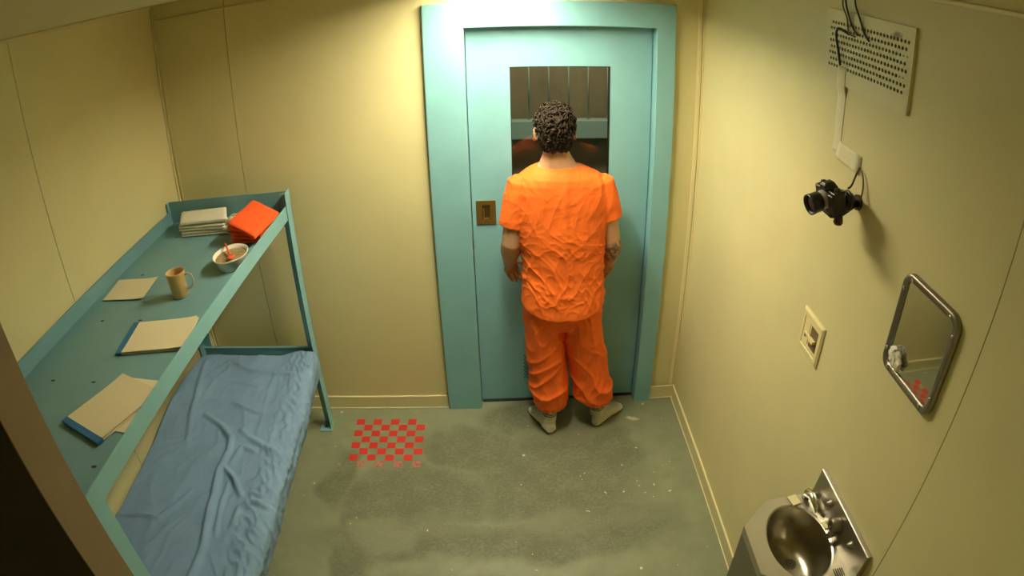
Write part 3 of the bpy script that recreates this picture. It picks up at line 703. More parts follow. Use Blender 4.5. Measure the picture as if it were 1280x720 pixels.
# paper and pads
def sheet_mb(w_, h_, t, curl=0.0, seed=0, z=0.0):
    NX = NY = 14; top = []; 
    V = []; F = []
    for s_ in (0, 1):
        for j in range(NY + 1):
            for i in range(NX + 1):
                x = -w_ / 2 + w_ * i / NX; y = -h_ / 2 + h_ * j / NY
                zz_ = z + curl * (max(0, (2 * i / NX - 1)) ** 3 + 0.5 * max(0, -(2 * j / NY - 1)) ** 3) + 0.0006 * (1 + noise.noise(Vector((x * 12 + seed, y * 12, 0)))) * (1 if curl else 0)
                V.append((x, y, zz_ + s_ * t))
    n1 = (NX + 1) * (NY + 1)
    for j in range(NY):
        for i in range(NX):
            a_ = j * (NX + 1) + i; F.append((a_, a_ + NX + 1, a_ + NX + 2, a_ + 1)); F.append((n1 + a_, n1 + a_ + 1, n1 + a_ + NX + 2, n1 + a_ + NX + 1))
    for i in range(NX):
        F.append((i, i + 1, n1 + i + 1, n1 + i)); q = NY * (NX + 1) + i; F.append((q + 1, q, n1 + q, n1 + q + 1))
    for j in range(NY):
        q = j * (NX + 1); F.append((q + NX + 1, q, n1 + q, n1 + q + NX + 1)); q += NX; F.append((q, q + NX + 1, n1 + q + NX + 1, n1 + q))
    return MB().add(V, F, 0, False)
o = sheet_mb(0.217, 0.190, 0.0006, 0.006, 3).build('paper_sheet', M['paper_blank']); o.location = (*TR(-1.522, -0.876), ZS); o.rotation_euler = (0, 0, 0.0)
on_tray(o)
mesh = o.data
for v in mesh.vertices: v.co.x += (-0.11) * v.co.y
tag(o, 'single blank paper sheet near the wall side of the upper bunk', 'paper')
def pad(cx, cy, rz, label, loose):
    t_ = thing('writing_pad', label, 'writing pad', (*TR(cx, cy), ZS), rz)
    MB().box((-0.135, -0.105, 0.0), (0.135, 0.105, 0.006)).build('page_block', M['paper_lined'], t_)
    sheet_mb(0.25, 0.208, 0.0005, 0.005, cx).build('top_page', M['paper_lined'], t_).location = (0.008, 0.0, 0.0065)
    MB().box((-0.142, -0.1065, 0.0), (-0.117, 0.1065, 0.0085)).build('binding', M['binding'], t_, 0.001)
    on_tray(t_, rz)
    t_.children[-1]['label'] = 'blue binding strip of the pad'
    return t_
pad(-1.196, -1.240, 0.13, 'lined writing pad with blue binding at its left end, nearer the mug', False)
# pad 3: bound edge towards the camera
p3 = pad(-1.185, -1.645, math.radians(66), 'lined writing pad with fanned loose pages, at the near end of the upper bunk', True)
p3.location.z += 0.0018
lsht = sheet_mb(0.255, 0.207, 0.0005, 0.0, 8).build('paper_sheet', M['paper_lined']); lsht.location = (*TR(-1.148, -1.618), ZS); on_tray(lsht, math.radians(84))
tag(lsht, 'loose lined sheet fanned out from under the near writing pad', 'paper')

# ------------------------------------------------------------------ checkerboard on the floor
cb = MB(); cx0, cy0, c_ = -0.838, -0.113, 0.0498
for r in range(8):
    for k in range(8):
        x = cx0 + k * c_; y = cy0 - r * c_
        j = lambda: random.uniform(-0.001, 0.001)
        if (r + k) % 2 == 0:
            e = 0.0012
            q = [(x + e + j(), y - c_ + e + j()), (x + c_ - e + j(), y - c_ + e + j()), (x + c_ - e + j(), y - e + j()), (x + e + j(), y - e + j())]
            if r >= 6:
                e2 = 0.008; xa, xb, ya, yb = x + e, x + c_ - e, y - c_ + e, y - e
                q = [(xa + e2, ya), (xb - e2, ya + j() * 2), (xb, ya + e2), (xb, yb - e2), (xb - e2, yb), (xa + e2, yb + j()), (xa, yb - e2), (xa, ya + e2)]
            cb.prism(q, 0.0004, 0.0014, 1 if r == 7 else 0)
for k in range(9):
    pass
o = cb.build('checkerboard', [M['red'], M['red_worn']]); tag(o, 'red checkerboard squares painted on the grey concrete floor', 'checkerboard')

# ------------------------------------------------------------------ right wall: vent plate
vp = thing('vent_plate', 'cream perforated vent plate high on the right wall', 'vent', (XR, -1.43, 2.2))
VY0, VY1, VZ0, VZ1, VX = -1.657, -1.205, 2.092, 2.308, XR - 0.009
hy0, hy1, hz0, hz1 = -1.640, -1.228, 2.133, 2.278
pm_ = MB()
for (ya, yb, za, zb) in ((VY0, hy0, VZ0, VZ1), (hy1, VY1, VZ0, VZ1), (hy0, hy1, VZ0, hz0), (hy0, hy1, hz1, VZ1)):
    pm_.box((VX, ya, za), (VX + 0.003, yb, zb))
pm_.box((VX + 0.003, VY0, VZ0), (XR - 0.0005, VY0 + 0.003, VZ1)); pm_.box((VX + 0.003, VY1 - 0.003, VZ0), (XR - 0.0005, VY1, VZ1))
pm_.box((VX + 0.003, VY0, VZ0), (XR - 0.0005, VY1, VZ0 + 0.003)); pm_.box((VX + 0.003, VY0, VZ1 - 0.003), (XR - 0.0005, VY1, VZ1))
rows_, cols_ = 8, 25
dz_ = (hz1 - hz0) / rows_; dy_ = (hy1 - hy0) / (cols_ + 0.5)
for r in range(rows_):
    za, zb = hz0 + r * dz_, hz0 + (r + 1) * dz_
    off = 0.0 if r % 2 else dy_ / 2
    if off: pm_.add([(VX, hy0, za), (VX, hy0 + off, za), (VX, hy0 + off, zb), (VX, hy0, zb)], [(0, 1, 2, 3)])
    else: pm_.add([(VX, hy1 - dy_ / 2, za), (VX, hy1, za), (VX, hy1, zb), (VX, hy1 - dy_ / 2, zb)], [(0, 1, 2, 3)])
    for k in range(cols_):
        ya = hy0 + off + k * dy_; yb = ya + dy_; yc, zc = (ya + yb) / 2, (za + zb) / 2
        rad = 0.0055; n = 8
        if k < 2 and r in (2, 5): rad = 0.003
        H = [(yc + rad * math.cos(PI / 8 + 2 * PI * i / n), zc + rad * math.sin(PI / 8 + 2 * PI * i / n)) for i in range(n)]
        O = [(yb, zc + (zb - za) * 0.2), (yb - dy_ * 0.25, zb), (ya + dy_ * 0.25, zb), (ya, zc + (zb - za) * 0.2), (ya, zc - (zb - za) * 0.2), (ya + dy_ * 0.25, za), (yb - dy_ * 0.25, za), (yb, zc - (zb - za) * 0.2)]
        C4 = {(1, 0): (yb, zb), (2, 3): None}
        V = [(VX, a_, b_) for a_, b_ in H] + [(VX, a_, b_) for a_, b_ in O] + [(VX + 0.003, a_, b_) for a_, b_ in H]
        F = []
        for i in range(n):
            k2 = (i + 1) % n; F.append((i, k2, 8 + k2, 8 + i)); F.append((i, k2, 16 + k2, 16 + i))
        corners = [((yb, zb), 0, 1), ((ya, zb), 2, 3), ((ya, za), 4, 5), ((yb, za), 6, 7)]
        for ci, (cc, i0, i1) in enumerate(corners):
            V.append((VX, *cc)); F.append((8 + i0, 8 + i1, 24 + ci))
        pm_.add(V, F)
pm_.box((XR - 0.006, hy0, hz0), (XR - 0.004, hy1, hz1), 1)
part(pm_, 'perforated_plate', [M['plate'], M['slot']], vp)
nt_ = M['plate'].node_tree; pb_ = nt_.nodes['Principled BSDF']; src_ = pb_.inputs['Base Color'].links[0].from_socket
tc_ = nt_.nodes.new('ShaderNodeTexCoord'); sb_ = nt_.nodes.new('ShaderNodeVectorMath'); sb_.operation = 'SUBTRACT'; sb_.inputs[1].default_value = (VX - XR, -0.150, 0.078)
nt_.links.new(tc_.outputs['Object'], sb_.inputs[0]); ml_ = nt_.nodes.new('ShaderNodeVectorMath'); ml_.operation = 'MULTIPLY'; ml_.inputs[1].default_value = (0, 1 / 0.030, 1 / 0.012)
nt_.links.new(sb_.outputs[0], ml_.inputs[0]); ln_ = nt_.nodes.new('ShaderNodeVectorMath'); ln_.operation = 'LENGTH'; nt_.links.new(ml_.outputs[0], ln_.inputs[0])
nz_ = nt_.nodes.new('ShaderNodeTexNoise'); nz_.inputs['Scale'].default_value = 90; nt_.links.new(tc_.outputs['Object'], nz_.inputs['Vector'])
ad_ = nt_.nodes.new('ShaderNodeMath'); ad_.operation = 'ADD'; nt_.links.new(ln_.outputs['Value'], ad_.inputs[0]); nt_.links.new(nz_.outputs['Fac'], ad_.inputs[1])
mr_ = nt_.nodes.new('ShaderNodeMapRange'); mr_.inputs['From Min'].default_value = 1.5; mr_.inputs['From Max'].default_value = 0.9; nt_.links.new(ad_.outputs[0], mr_.inputs['Value'])
mx_ = nt_.nodes.new('ShaderNodeMix'); mx_.data_type = 'RGBA'; mx_.inputs['B'].default_value = (0.22, 0.14, 0.05, 1); nt_.links.new(src_, mx_.inputs['A'])
nt_.links.new(mr_.outputs['Result'], mx_.inputs['Factor']); nt_.links.new(mx_.outputs['Result'], pb_.inputs['Base Color'])
# ------------------------------------------------------------------ tape, cables, camera
tp = MB()
def ribbon(path, width, x, mb, thick=0.0009, wob=0.003):
    n = len(path); rows = []
    for i, (y, z) in enumerate(path):
        a_ = path[max(i - 1, 0)]; b_ = path[min(i + 1, n - 1)]; d = Vector((b_[0] - a_[0], b_[1] - a_[1])).normalized(); nn = Vector((-d[1], d[0]))
        xx = x if not callable(x) else x(y, z)
        L_ = []
        for s_ in range(7):
            q = (s_ / 6 - 0.5) * width; bump = 0.0012 * math.exp(-((q) / (width * 0.18)) ** 2)
            L_.append((xx - thick - bump - 0.0008 * abs(noise.noise(Vector((y * 60, z * 60, s_)))), y + nn[0] * q, z + nn[1] * q))
        L_ += [(xx - 0.0002, y + nn[0] * width * 0.5, z + nn[1] * width * 0.5), (xx - 0.0002, y - nn[0] * width * 0.5, z - nn[1] * width * 0.5)]
        rows.append(L_)
    mb.loft(rows, caps=True)
def xat(y, z): return (VX if z > VZ0 - 0.004 else (XR if z < VZ0 - 0.03 else XR - (XR - VX) * (z - (VZ0 - 0.03)) / 0.026))
path = [(-1.318, 2.145 - 0.255 * i / 24) for i in range(25)]
ribbon(path, 0.048, xat, tp)
path2 = [(-1.318 - 0.012, 1.905), (-1.345, 1.899), (-1.37, 1.898), (-1.40, 1.897), (-1.43, 1.897), (-1.47, 1.896)]
ribbon(path2, 0.055, lambda y, z: XR - 0.0012, tp)
o = tp.build('tape_strip', M['tape']); tag(o, 'white tape strip holding a cable down the right wall below the vent', 'tape')
def cable(name, pts, r, m, label, cat='cable'):
    # smooth through catmull-rom
    P_ = [Vector(p) for p in pts]; out = []
    for i in range(len(P_) - 1):
        p0 = P_[max(i - 1, 0)]; p1 = P_[i]; p2 = P_[i + 1]; p3_ = P_[min(i + 2, len(P_) - 1)]
        for k in range(8):
            t = k / 8; out.append(0.5 * ((2 * p1) + (-p0 + p2) * t + (2 * p0 - 5 * p1 + 4 * p2 - p3_) * t * t + (-p0 + 3 * p1 - 3 * p2 + p3_) * t ** 3))
    out.append(P_[-1]); o = MB().tube(out, r, n=8).build(name, m); tag(o, label, cat); return o
xv = VX - 0.005
cable('cable', [(0.958, -1.352, 2.389), (0.956, -1.345, 2.34), (xv, -1.345, 2.29), (xv, -1.372, 2.262), (xv + 0.002, -1.395, 2.25)], 0.0028, M['cable'], 'dark cable hanging from the ceiling into the vent, nearest the door')
cable('cable', [(0.957, -1.341, 2.389), (0.955, -1.331, 2.33), (xv, -1.330, 2.29), (xv - 0.003, -1.352, 2.25), (xv + 0.002, -1.378, 2.243)], 0.0024, M['cable_brown'], 'brown cable hanging beside the dark one above the vent')
cable('cable', [(0.957, -1.400, 2.389), (0.955, -1.398, 2.34), (xv, -1.405, 2.29), (xv, -1.428, 2.26), (xv + 0.003, -1.452, 2.242)], 0.0030, M['cable_blue'], 'dark blue cable hanging from the ceiling to the vent holes')
cable('cable', [(xv + 0.002, -1.345, 2.245), (xv - 0.012, -1.308, 2.255), (xv - 0.010, -1.292, 2.235), (xv - 0.004, -1.300, 2.19), (xv - 0.003, -1.316, 2.150)], 0.0038, M['cable'], 'dark cable looped over the vent holes down to the white tape')
cable('cable', [(XR - 0.005, -1.470, 1.893), (0.970, -1.476, 1.872), (0.950, -1.492, 1.848), (0.935, -1.500, 1.842)], 0.0030, M['cable'], 'black cable curling from the tape end to the camera')
cable('cable', [(XR - 0.006, -1.486, 1.888), (0.978, -1.506, 1.868), (0.972, -1.520, 1.838), (0.966, -1.522, 1.812)], 0.0028, M['cable_brown'], 'brown cable curling behind the black one beside the camera')
# camera
cam_t = thing('camera', 'black stills camera clamped to the right wall below the vent', 'camera', (0.865, -1.50, 1.775))
Tc = Matrix.Translation((0.880, -1.500, 1.820)) @ Matrix.Rotation(math.radians(-16), 4, 'Y') @ Matrix.Rotation(math.radians(8), 4, 'Z') @ Matrix.Scale(0.84, 4)
def tr(mb): mb.v = [tuple(Tc @ Vector(v)) for v in mb.v]; return mb
b_ = MB().box((-0.022, -0.058, -0.042), (0.022, 0.058, 0.030)); b_.box((-0.034, -0.060, -0.040), (-0.020, -0.030, 0.026)); b_.box((0.02, -0.03, -0.02), (0.028, 0.04, 0.02))
part(tr(b_), 'camera_body', M['black'], cam_t, bevel=0.007, seg=3)
h_ = MB(); h_.loft([[(-0.030, -0.020, 0.028), (0.024, -0.020, 0.028), (0.024, 0.020, 0.028), (-0.030, 0.020, 0.028)], [(-0.030, -0.014, 0.046), (0.014, -0.014, 0.046), (0.014, 0.014, 0.046), (-0.030, 0.014, 0.046)], [(-0.022, -0.010, 0.052), (0.008, -0.010, 0.052), (0.008, 0.010, 0.052), (-0.022, 0.010, 0.052)]], smooth=False)
part(tr(h_), 'viewfinder_hump', M['black'], cam_t, bevel=0.002)
for dc_ in ((0.0, -0.042, 0), (0.004, 0.042, 0)): part(tr(MB().lathe([(0.010, 0.029), (0.010, 0.037), (0.001, 0.038)], c=dc_, n=16)), 'dial', M['black_dull'], cam_t)
l_ = MB(); RT = Matrix.Rotation(-PI / 2, 3, 'Y')
l_.lathe([(0.030, 0.018), (0.031, 0.034), (0.026, 0.038), (0.026, 0.044), (0.029, 0.046)], T=RT, c=(0, 0, -0.004), n=28, caps=False)
part(tr(l_), 'lens_mount', M['grey'], cam_t)
l_ = MB(); l_.lathe([(0.029, 0.045), (0.033, 0.050), (0.033, 0.074), (0.034, 0.078), (0.034, 0.090), (0.031, 0.090), (0.030, 0.080), (0.001, 0.079)], T=RT, c=(0, 0, -0.004), n=28, caps=False)
lb = part(tr(l_), 'lens_barrel', M['black'], cam_t)
l_ = MB(); l_.lathe([(0.001, 0.084), (0.015, 0.083), (0.0295, 0.080)], T=RT, c=(0, 0, -0.004), n=28); part(tr(l_), 'front_element', M['lens'], cam_t)
c_1 = MB(); c_1.tube([(0.893, -1.500, 1.786), (0.895, -1.500, 1.768)], 0.013, n=16); c_1.tube([(0.895, -1.50, 1.768), (0.93, -1.497, 1.770), (0.955, -1.494, 1.785), (XR - 0.008, -1.489, 1.798)], 0.010, n=12)
c_1.tube([(XR - 0.009, -1.489, 1.798), (XR - 0.0004, -1.489, 1.798)], 0.022, n=20)
c_1.ball((0.945, -1.495, 1.806), (0.020, 0.022, 0.024)); c_1.tube([(0.935, -1.520, 1.822), (0.935, -1.470, 1.818)], 0.010, n=12)
c_1.tube([(0.93 + 0.0, -1.512 + 0.024 * math.cos(t), 1.812 + 0.026 * math.sin(t)) for t in [2 * PI * k / 20 for k in range(21)]], 0.004, n=8)
c_1.tube([(0.918 + 0.008 * math.cos(t), -1.505 + 0.028 * math.cos(t), 1.800 + 0.022 * math.sin(t)) for t in [2 * PI * k / 20 for k in range(21)]], 0.0035, n=8)
part(c_1, 'clamp_arm', M['black'], cam_t)
part(MB().tube([(0.915, -1.505, 1.766), (0.915, -1.507, 1.745), (0.915, -1.508, 1.738)], [0.012, 0.015, 0.010], n=14), 'clamp_knob', M['red_brown'], cam_t)
part(MB().box((0.872, -1.530, 1.766), (0.912, -1.475, 1.779)), 'release_plate', M['black_dull'], cam_t, bevel=0.003)

# ------------------------------------------------------------------ mirror
mr = thing('wall_mirror', 'small steel-framed mirror screwed to the right wall above the sink', 'mirror', (XR, -1.905, 1.61))
def rrect(y0, y1, z0, z1, r, n=8):
    pts = []
    for (cy, cz, a0) in ((y1 - r, z1 - r, 0), (y0 + r, z1 - r, PI / 2), (y0 + r, z0 + r, PI), (y1 - r, z0 + r, 3 * PI / 2)):
        for k in range(n + 1): a_ = a0 + PI / 2 * k / n; pts.append((cy + r * math.cos(a_), cz + r * math.sin(a_)))
    return pts
MY0, MY1, MZ0, MZ1 = -2.034, -1.786, 1.476, 1.748
fr = MB(); prof = [(0.0005, 0.000), (0.012, 0.0), (0.0155, 0.004), (0.0155, 0.009), (0.013, 0.015), (0.012, 0.020), (0.0075, 0.0212)]
rings = []
for (h, ins) in prof:
    rings.append([(XR - h, a_, b_) for a_, b_ in rrect(MY0 + ins, MY1 - ins, MZ0 + ins, MZ1 - ins, max(0.038 - ins, 0.010))])
fr.loft(rings, caps=False)
part(fr, 'mirror_frame', M['steel_dark'], mr)
g_ = MB(); rr_ = [(XR - 0.0078, a_, b_) for a_, b_ in rrect(MY0 + 0.0205, MY1 - 0.0205, MZ0 + 0.0205, MZ1 - 0.0205, 0.014)]
rb = [(XR - 0.004, q[1], q[2]) for q in rr_]
g_.loft([rr_, rb], smooth=False); part(g_, 'mirror_glass', M['mirror'], mr)
for (y, z) in ((-1.825, 1.734), (-1.995, 1.735), (-1.825, 1.490), (-1.995, 1.490), (-1.7985, 1.70), (-1.7985, 1.53), (-2.0215, 1.70), (-2.0215, 1.53)):
    part(MB().lathe([(0.0055, 0.0), (0.005, 0.002), (0.002, 0.003), (0.0005, 0.0025)], T=Matrix.Rotation(-PI / 2, 3, 'Y'), c=(XR - 0.0145, y, z), n=10), 'screw', M['steel'], mr)
# crumpled tissue
ts = MB()
ts.ball((0.0, 0, 0), (0.012, 0.030, 0.030), n=40)
ts.ball((0.0, 0.012, 0.012), (0.013, 0.022, 0.024), n=40); ts.ball((0, -0.020, -0.008), (0.010, 0.018, 0.024), n=32)
me = baked(ts, 0.0016, 1)
displace(me, lambda c, n: 0.0045 * (ridge(c + Vector((3, 2, 1)), 45, 4) - 0.35) + 0.002 * ridge(c, 95, 2))
for v in me.vertices: v.co = Vector((v.co.x * 0.75, v.co.y * 0.80, v.co.z * 0.80))
o = mesh_obj(me, 'tissue_wad', M['tissue']); o.location = (XR - 0.0185, -1.850, 1.530)
tag(o, 'crumpled white tissue stuck on the lower door-side corner of the mirror', 'tissue')

# ------------------------------------------------------------------ switch plate
sw = thing('switch_plate', 'square ivory control plate with a dark recess between camera and mirror', 'switch', (XR, -1.382, 1.295))
SY0, SY1, SZ0, SZ1 = -1.460, -1.305, 1.222, 1.369
s_ = MB(); rings = []
for (h, ins) in ((0.0004, 0), (0.005, 0.0), (0.010, 0.008), (0.010, 0.022), (0.0075, 0.024)):
    rings.append([(XR - h, a_, b_) for a_, b_ in rrect(SY0 + ins, SY1 - ins, SZ0 + ins, SZ1 - ins, 0.002, 2)])
s_.loft(rings, caps=False, smooth=False); 
part(s_, 'face_plate', M['ivory'], sw)
s_ = MB().box((XR - 0.0076, SY0 + 0.022, SZ0 + 0.022), (XR - 0.004, SY1 - 0.022, SZ1 - 0.022)); part(s_, 'inner_panel', M['ivory'], sw)
s_ = MB().box((XR - 0.0082, -1.432, 1.262), (XR - 0.0074, -1.380, 1.335)); s_.box((XR - 0.0082, -1.372, 1.262), (XR - 0.0076, -1.370, 1.335)); s_.box((XR - 0.0082, -1.352, 1.275), (XR - 0.0076, -1.340, 1.290)); part(s_, 'recess', M['toggle_dark'], sw)
s_ = MB().box((XR - 0.022, -1.425, 1.292), (XR - 0.0082, -1.390, 1.302)); s_.box((XR - 0.014, -1.392, 1.290), (XR - 0.0078, -1.345, 1.298)); part(s_, 'toggle', M['ivory'], sw, bevel=0.001)

# ------------------------------------------------------------------ sink
sk_ = thing('sink', 'stainless steel cell sink with oval basin on the right wall', 'sink', (0.84, -1.885, 0))
SZ = 0.905; a0, a1 = -2.070, -1.700; cxs, cys = 0.850, -1.885
outer = [(0.962, a1), (0.905, a1 + 0.004), (0.79, a1), (0.692, -1.793), (0.692, -1.977), (0.79, a0), (0.905, a0 - 0.004), (0.962, a0)]
# resample the outline radially so it can be bridged to the oval
def ray_poly(cx, cy, ang, poly):
    d = Vector((math.cos(ang), math.sin(ang))); best = None
    for i in range(len(poly)):
        p = Vector(poly[i]) - Vector((cx, cy)); q = Vector(poly[(i + 1) % len(poly)]) - Vector((cx, cy)); e = q - p
        den = d.x * e.y - d.y * e.x
        if abs(den) < 1e-9: continue
        t = (p.x * e.y - p.y * e.x) / den; u = (p.x * d.y - p.y * d.x) / den
        if t > 0 and -1e-6 <= u <= 1 + 1e-6 and (best is None or t < best): best = t
    return (cx + d.x * best, cy + d.y * best)
angs = sorted([2 * PI * k / 72 for k in range(72)] + [math.atan2(p[1] - cys, p[0] - cxs) % (2 * PI) for p in outer])
out_r = [ray_poly(cxs, cys, t, outer) for t in angs]
def oval(rx, ry, ox=0, oy=0): 
    o_ = []
    for t in angs: o_.append((cxs + ox + rx * math.cos(t), cys + oy + ry * math.sin(t)))
    return o_
dk = MB()
ring = lambda pts, z: [(x, y, z) for x, y in pts]
dk.loft([ring(out_r, SZ - 0.03), ring(out_r, SZ - 0.002), ring([(cxs + (x - cxs) * 0.993, cys + (y - cys) * 0.993) for x, y in out_r], SZ)], caps=False, smooth=False)
dk.loft([ring([(cxs + (x - cxs) * 0.993, cys + (y - cys) * 0.993) for x, y in out_r], SZ), ring(oval(0.104, 0.152), SZ), ring(oval(0.099, 0.147), SZ - 0.003)], caps=False, smooth=False)
part(dk, 'deck', M['steel'], sk_)
bs_ = MB(); prof = [(1.0, SZ - 0.003 - SZ), (0.975, -0.015), (0.94, -0.045), (0.88, -0.085), (0.78, -0.118), (0.60, -0.138), (0.35, -0.146), (0.16, -0.148)]
bs_.loft([ring(oval(0.099 * s__, 0.147 * s__, 0.020 * (1 - s__), 0.02 * (1 - s__)), SZ + z) for s__, z in prof], caps=False)
bs_.add(ring(oval(0.099 * 0.16, 0.147 * 0.16, 0.020 * 0.84, 0.02 * 0.84), SZ - 0.148), [list(range(len(angs)))])
part(bs_, 'basin', M['steel_bowl'], sk_)
dr = MB(); dcx, dcy = cxs + 0.020, cys + 0.02
dr.lathe([(0.0225, 0.0), (0.021, 0.002), (0.014, 0.0012), (0.0005, 0.001)], c=(dcx, dcy, SZ - 0.148), n=24)
for k in range(8):
    t = 2 * PI * k / 8; dr.lathe([(0.0001, 0.0025), (0.0028, 0.0025)], c=(dcx + 0.012 * math.cos(t), dcy + 0.012 * math.sin(t), SZ - 0.148), n=8, mi=1)
dr.lathe([(0.0001, 0.0025), (0.003, 0.0025)], c=(dcx, dcy, SZ - 0.148), n=8, mi=1)
part(dr, 'drain', [M['steel_dark'], M['slot']], sk_)
ap = MB(); ap.loft([ring([(cxs + (x - cxs) * 0.997, cys + (y - cys) * 0.997) for x, y in out_r], z) for z in (SZ - 0.0305, SZ - 0.45)] , caps=False, smooth=False)
low = [(min(0.962, 0.70 + (x - 0.692) * 0.97), cys + (y - cys) * 0.98) for x, y in out_r]
ap = MB(); ap.loft([ring([(cxs + (x - cxs) * 0.997, cys + (y - cys) * 0.997) for x, y in out_r], SZ - 0.0305), ring(low, 0.001)], caps=False, smooth=False)
part(ap, 'cabinet', M['steel_dark'], sk_)
sp_ = MB(); sp_.add([(x, y, z) for y in (a0, a1) for x, z in ((0.960, SZ - 0.0), (0.970, 1.008), (0.972, 1.010), (XR - 0.0006, 1.010), (XR - 0.0006, SZ - 0.03), (0.960, SZ - 0.03))],
   [(0, 1, 7, 6), (1, 2, 8, 7), (2, 3, 9, 8), (3, 4, 10, 9), (4, 5, 11, 10), (5, 0, 6, 11), (0, 5, 4, 3, 2, 1), (6, 7, 8, 9, 10, 11)])
part(sp_, 'backsplash', M['steel'], sk_, bevel=0.0012)
RTy = Matrix.Rotation(-PI / 2, 3, 'Y')
for y in (-1.813, -1.986):
    part(MB().lathe([(0.013, 0.0), (0.013, 0.003), (0.009, 0.005), (0.008, 0.014), (0.006, 0.016), (0.0005, 0.0165)], T=RTy, c=(0.9668, y, 0.970), n=20), 'push_button', M['steel_dark'], sk_)
kn = MB().lathe([(0.023, 0.0), (0.024, 0.006), (0.0215, 0.026), (0.018, 0.031), (0.006, 0.032), (0.0055, 0.028), (0.0005, 0.028)], T=RTy, c=(0.9662, -1.893, 0.962), n=24)
part(kn, 'spout_cap', M['steel_dark'], sk_)
part(MB().tube([(0.955, -1.900, 0.945), (0.944, -1.902, 0.932), (0.934, -1.902, 0.922)], [0.014, 0.012, 0.009], n=14), 'spout', M['steel_dark'], sk_)
bb = MB().tube([(0.938, -1.712, SZ + 0.002), (0.938, -1.714, SZ + 0.020), (0.940, -1.742, SZ + 0.030), (0.942, -1.782, SZ + 0.022), (0.942, -1.795, SZ + 0.010)], [0.015, 0.015, 0.014, 0.011, 0.008], n=16)
part(bb, 'bubbler', M['chrome'], sk_)
gr_ = MB()
for k in range(5):
    gr_.box((0.915 + 0.007 * k, -2.045, SZ + 0.0003), (0.918 + 0.007 * k, -2.015, SZ + 0.001), 0)
part(gr_, 'overflow_slots', M['slot'], sk_)
o = MB().box((-0.016, -0.021, 0), (0.016, 0.021, 0.006)).build('soap_and_glint', M['soap'], bevel=0.002); o.location = (0.889, -1.722, SZ + 0.0006); o.rotation_euler = (0, 0, 0.18)
tag(o, 'thin cream soap bar at the far rim of the basin', 'soap', 'soap bars on the sink')
o = MB().box((-0.008, -0.016, 0), (0.008, 0.016, 0.004)).build('soap_and_glint', M['soap'], bevel=0.002); o.location = (0.953, -1.845, SZ + 0.0006); o.rotation_euler = (0, 0, 0.1)  # pale slab added where the steel only reflects light
tag(o, 'small pale slab standing in for a reflection between basin and tap knob', 'soap', 'soap bars on the sink')

# ------------------------------------------------------------------ the person
per = thing('person', 'person in orange short-sleeved scrubs and grey socks facing the blue door', 'person', (0.30, -0.17, 0))
PX, PY = 0.30, -0.17
PO = Vector((0.30, -0.17, 0))
def ell(cx, cy, a, b, z, n=40, p=2.3, tilt=0.0):
    r = []
    for k in range(n):
        t = 2 * PI * k / n; c, s = math.cos(t), math.sin(t)
        x = math.copysign(abs(c) ** (2 / p), c) * a; y = math.copysign(abs(s) ** (2 / p), s) * b
        r.append((cx + x, cy + y, z + tilt * y))
    return r
HX, HY, HZ = 0.262, -0.165, 1.622     # head centre
bd = MB()
# skull, face and neck
bd.ball((HX, HY - 0.012, HZ + 0.015), (0.069, 0.094, 0.086), n=32)
bd.ball((HX, HY + 0.035, HZ - 0.035), (0.060, 0.062, 0.080), n=28)
bd.ball((HX, HY + 0.060, HZ - 0.090), (0.036, 0.032, 0.026), n=20)      # chin
bd.tube([(HX, HY + 0.082, HZ + 0.010), (HX, HY + 0.104, HZ - 0.028), (HX, HY + 0.094, HZ - 0.040)], [0.008, 0.012, 0.010], n=12)   # nose
for s in (-1, 1):
    bd.tube([(HX + s * 0.012, HY + 0.088, HZ + 0.024), (HX + s * 0.045, HY + 0.072, HZ + 0.024)], 0.0085, n=10)   # brow
    bd.ball((HX + s * 0.040, HY + 0.062, HZ - 0.022), (0.020, 0.018, 0.016), n=16)          # cheekbone
    # ear: helix ring and lobe
    E0 = Vector((HX + s * 0.073, HY + 0.002, HZ - 0.018))
    bd.tube([E0 + Vector((s * 0.005, 0.013 * math.cos(t) - 0.004, 0.028 * math.sin(t))) + Vector((s * 0.012 * (1 if math.cos(t) < 0 else 0.2), 0, 0)) for t in [2 * PI * k / 12 for k in range(13)]], 0.0052, n=8)
    bd.ball(E0 + Vector((0, 0, -0.022)), (0.006, 0.008, 0.010), n=12); bd.ball(E0, (0.006, 0.012, 0.022), n=12)
for dz, r in ((-0.060, 0.0055), (-0.069, 0.0065)):
    bd.tube([(HX - 0.022, HY + 0.086, HZ + dz), (HX, HY + 0.094, HZ + dz), (HX + 0.022, HY + 0.086, HZ + dz)], [0.003, r, 0.003], n=8)
bd.loft([ell(HX, HY - 0.015, 0.055, 0.060, HZ - 0.02, 28), ell(HX + 0.002, HY - 0.016, 0.056, 0.060, HZ - 0.075, 28), ell(HX + 0.006, HY - 0.015, 0.060, 0.062, 1.515, 28), ell(HX + 0.012, HY - 0.010, 0.085, 0.070, 1.465, 28), ell(HX + 0.02, PY, 0.16, 0.085, 1.415, 28)])
# torso (inside the shirt)
bd.loft([ell(0.285, PY, 0.10, 0.075, 1.455), ell(0.287, PY, 0.175, 0.095, 1.41), ell(0.29, PY, 0.195, 0.105, 1.34), ell(0.293, PY, 0.185, 0.115, 1.20), ell(0.297, PY, 0.165, 0.115, 1.05), ell(0.30, PY, 0.168, 0.118, 0.92), ell(0.30, PY, 0.165, 0.115, 0.80)])
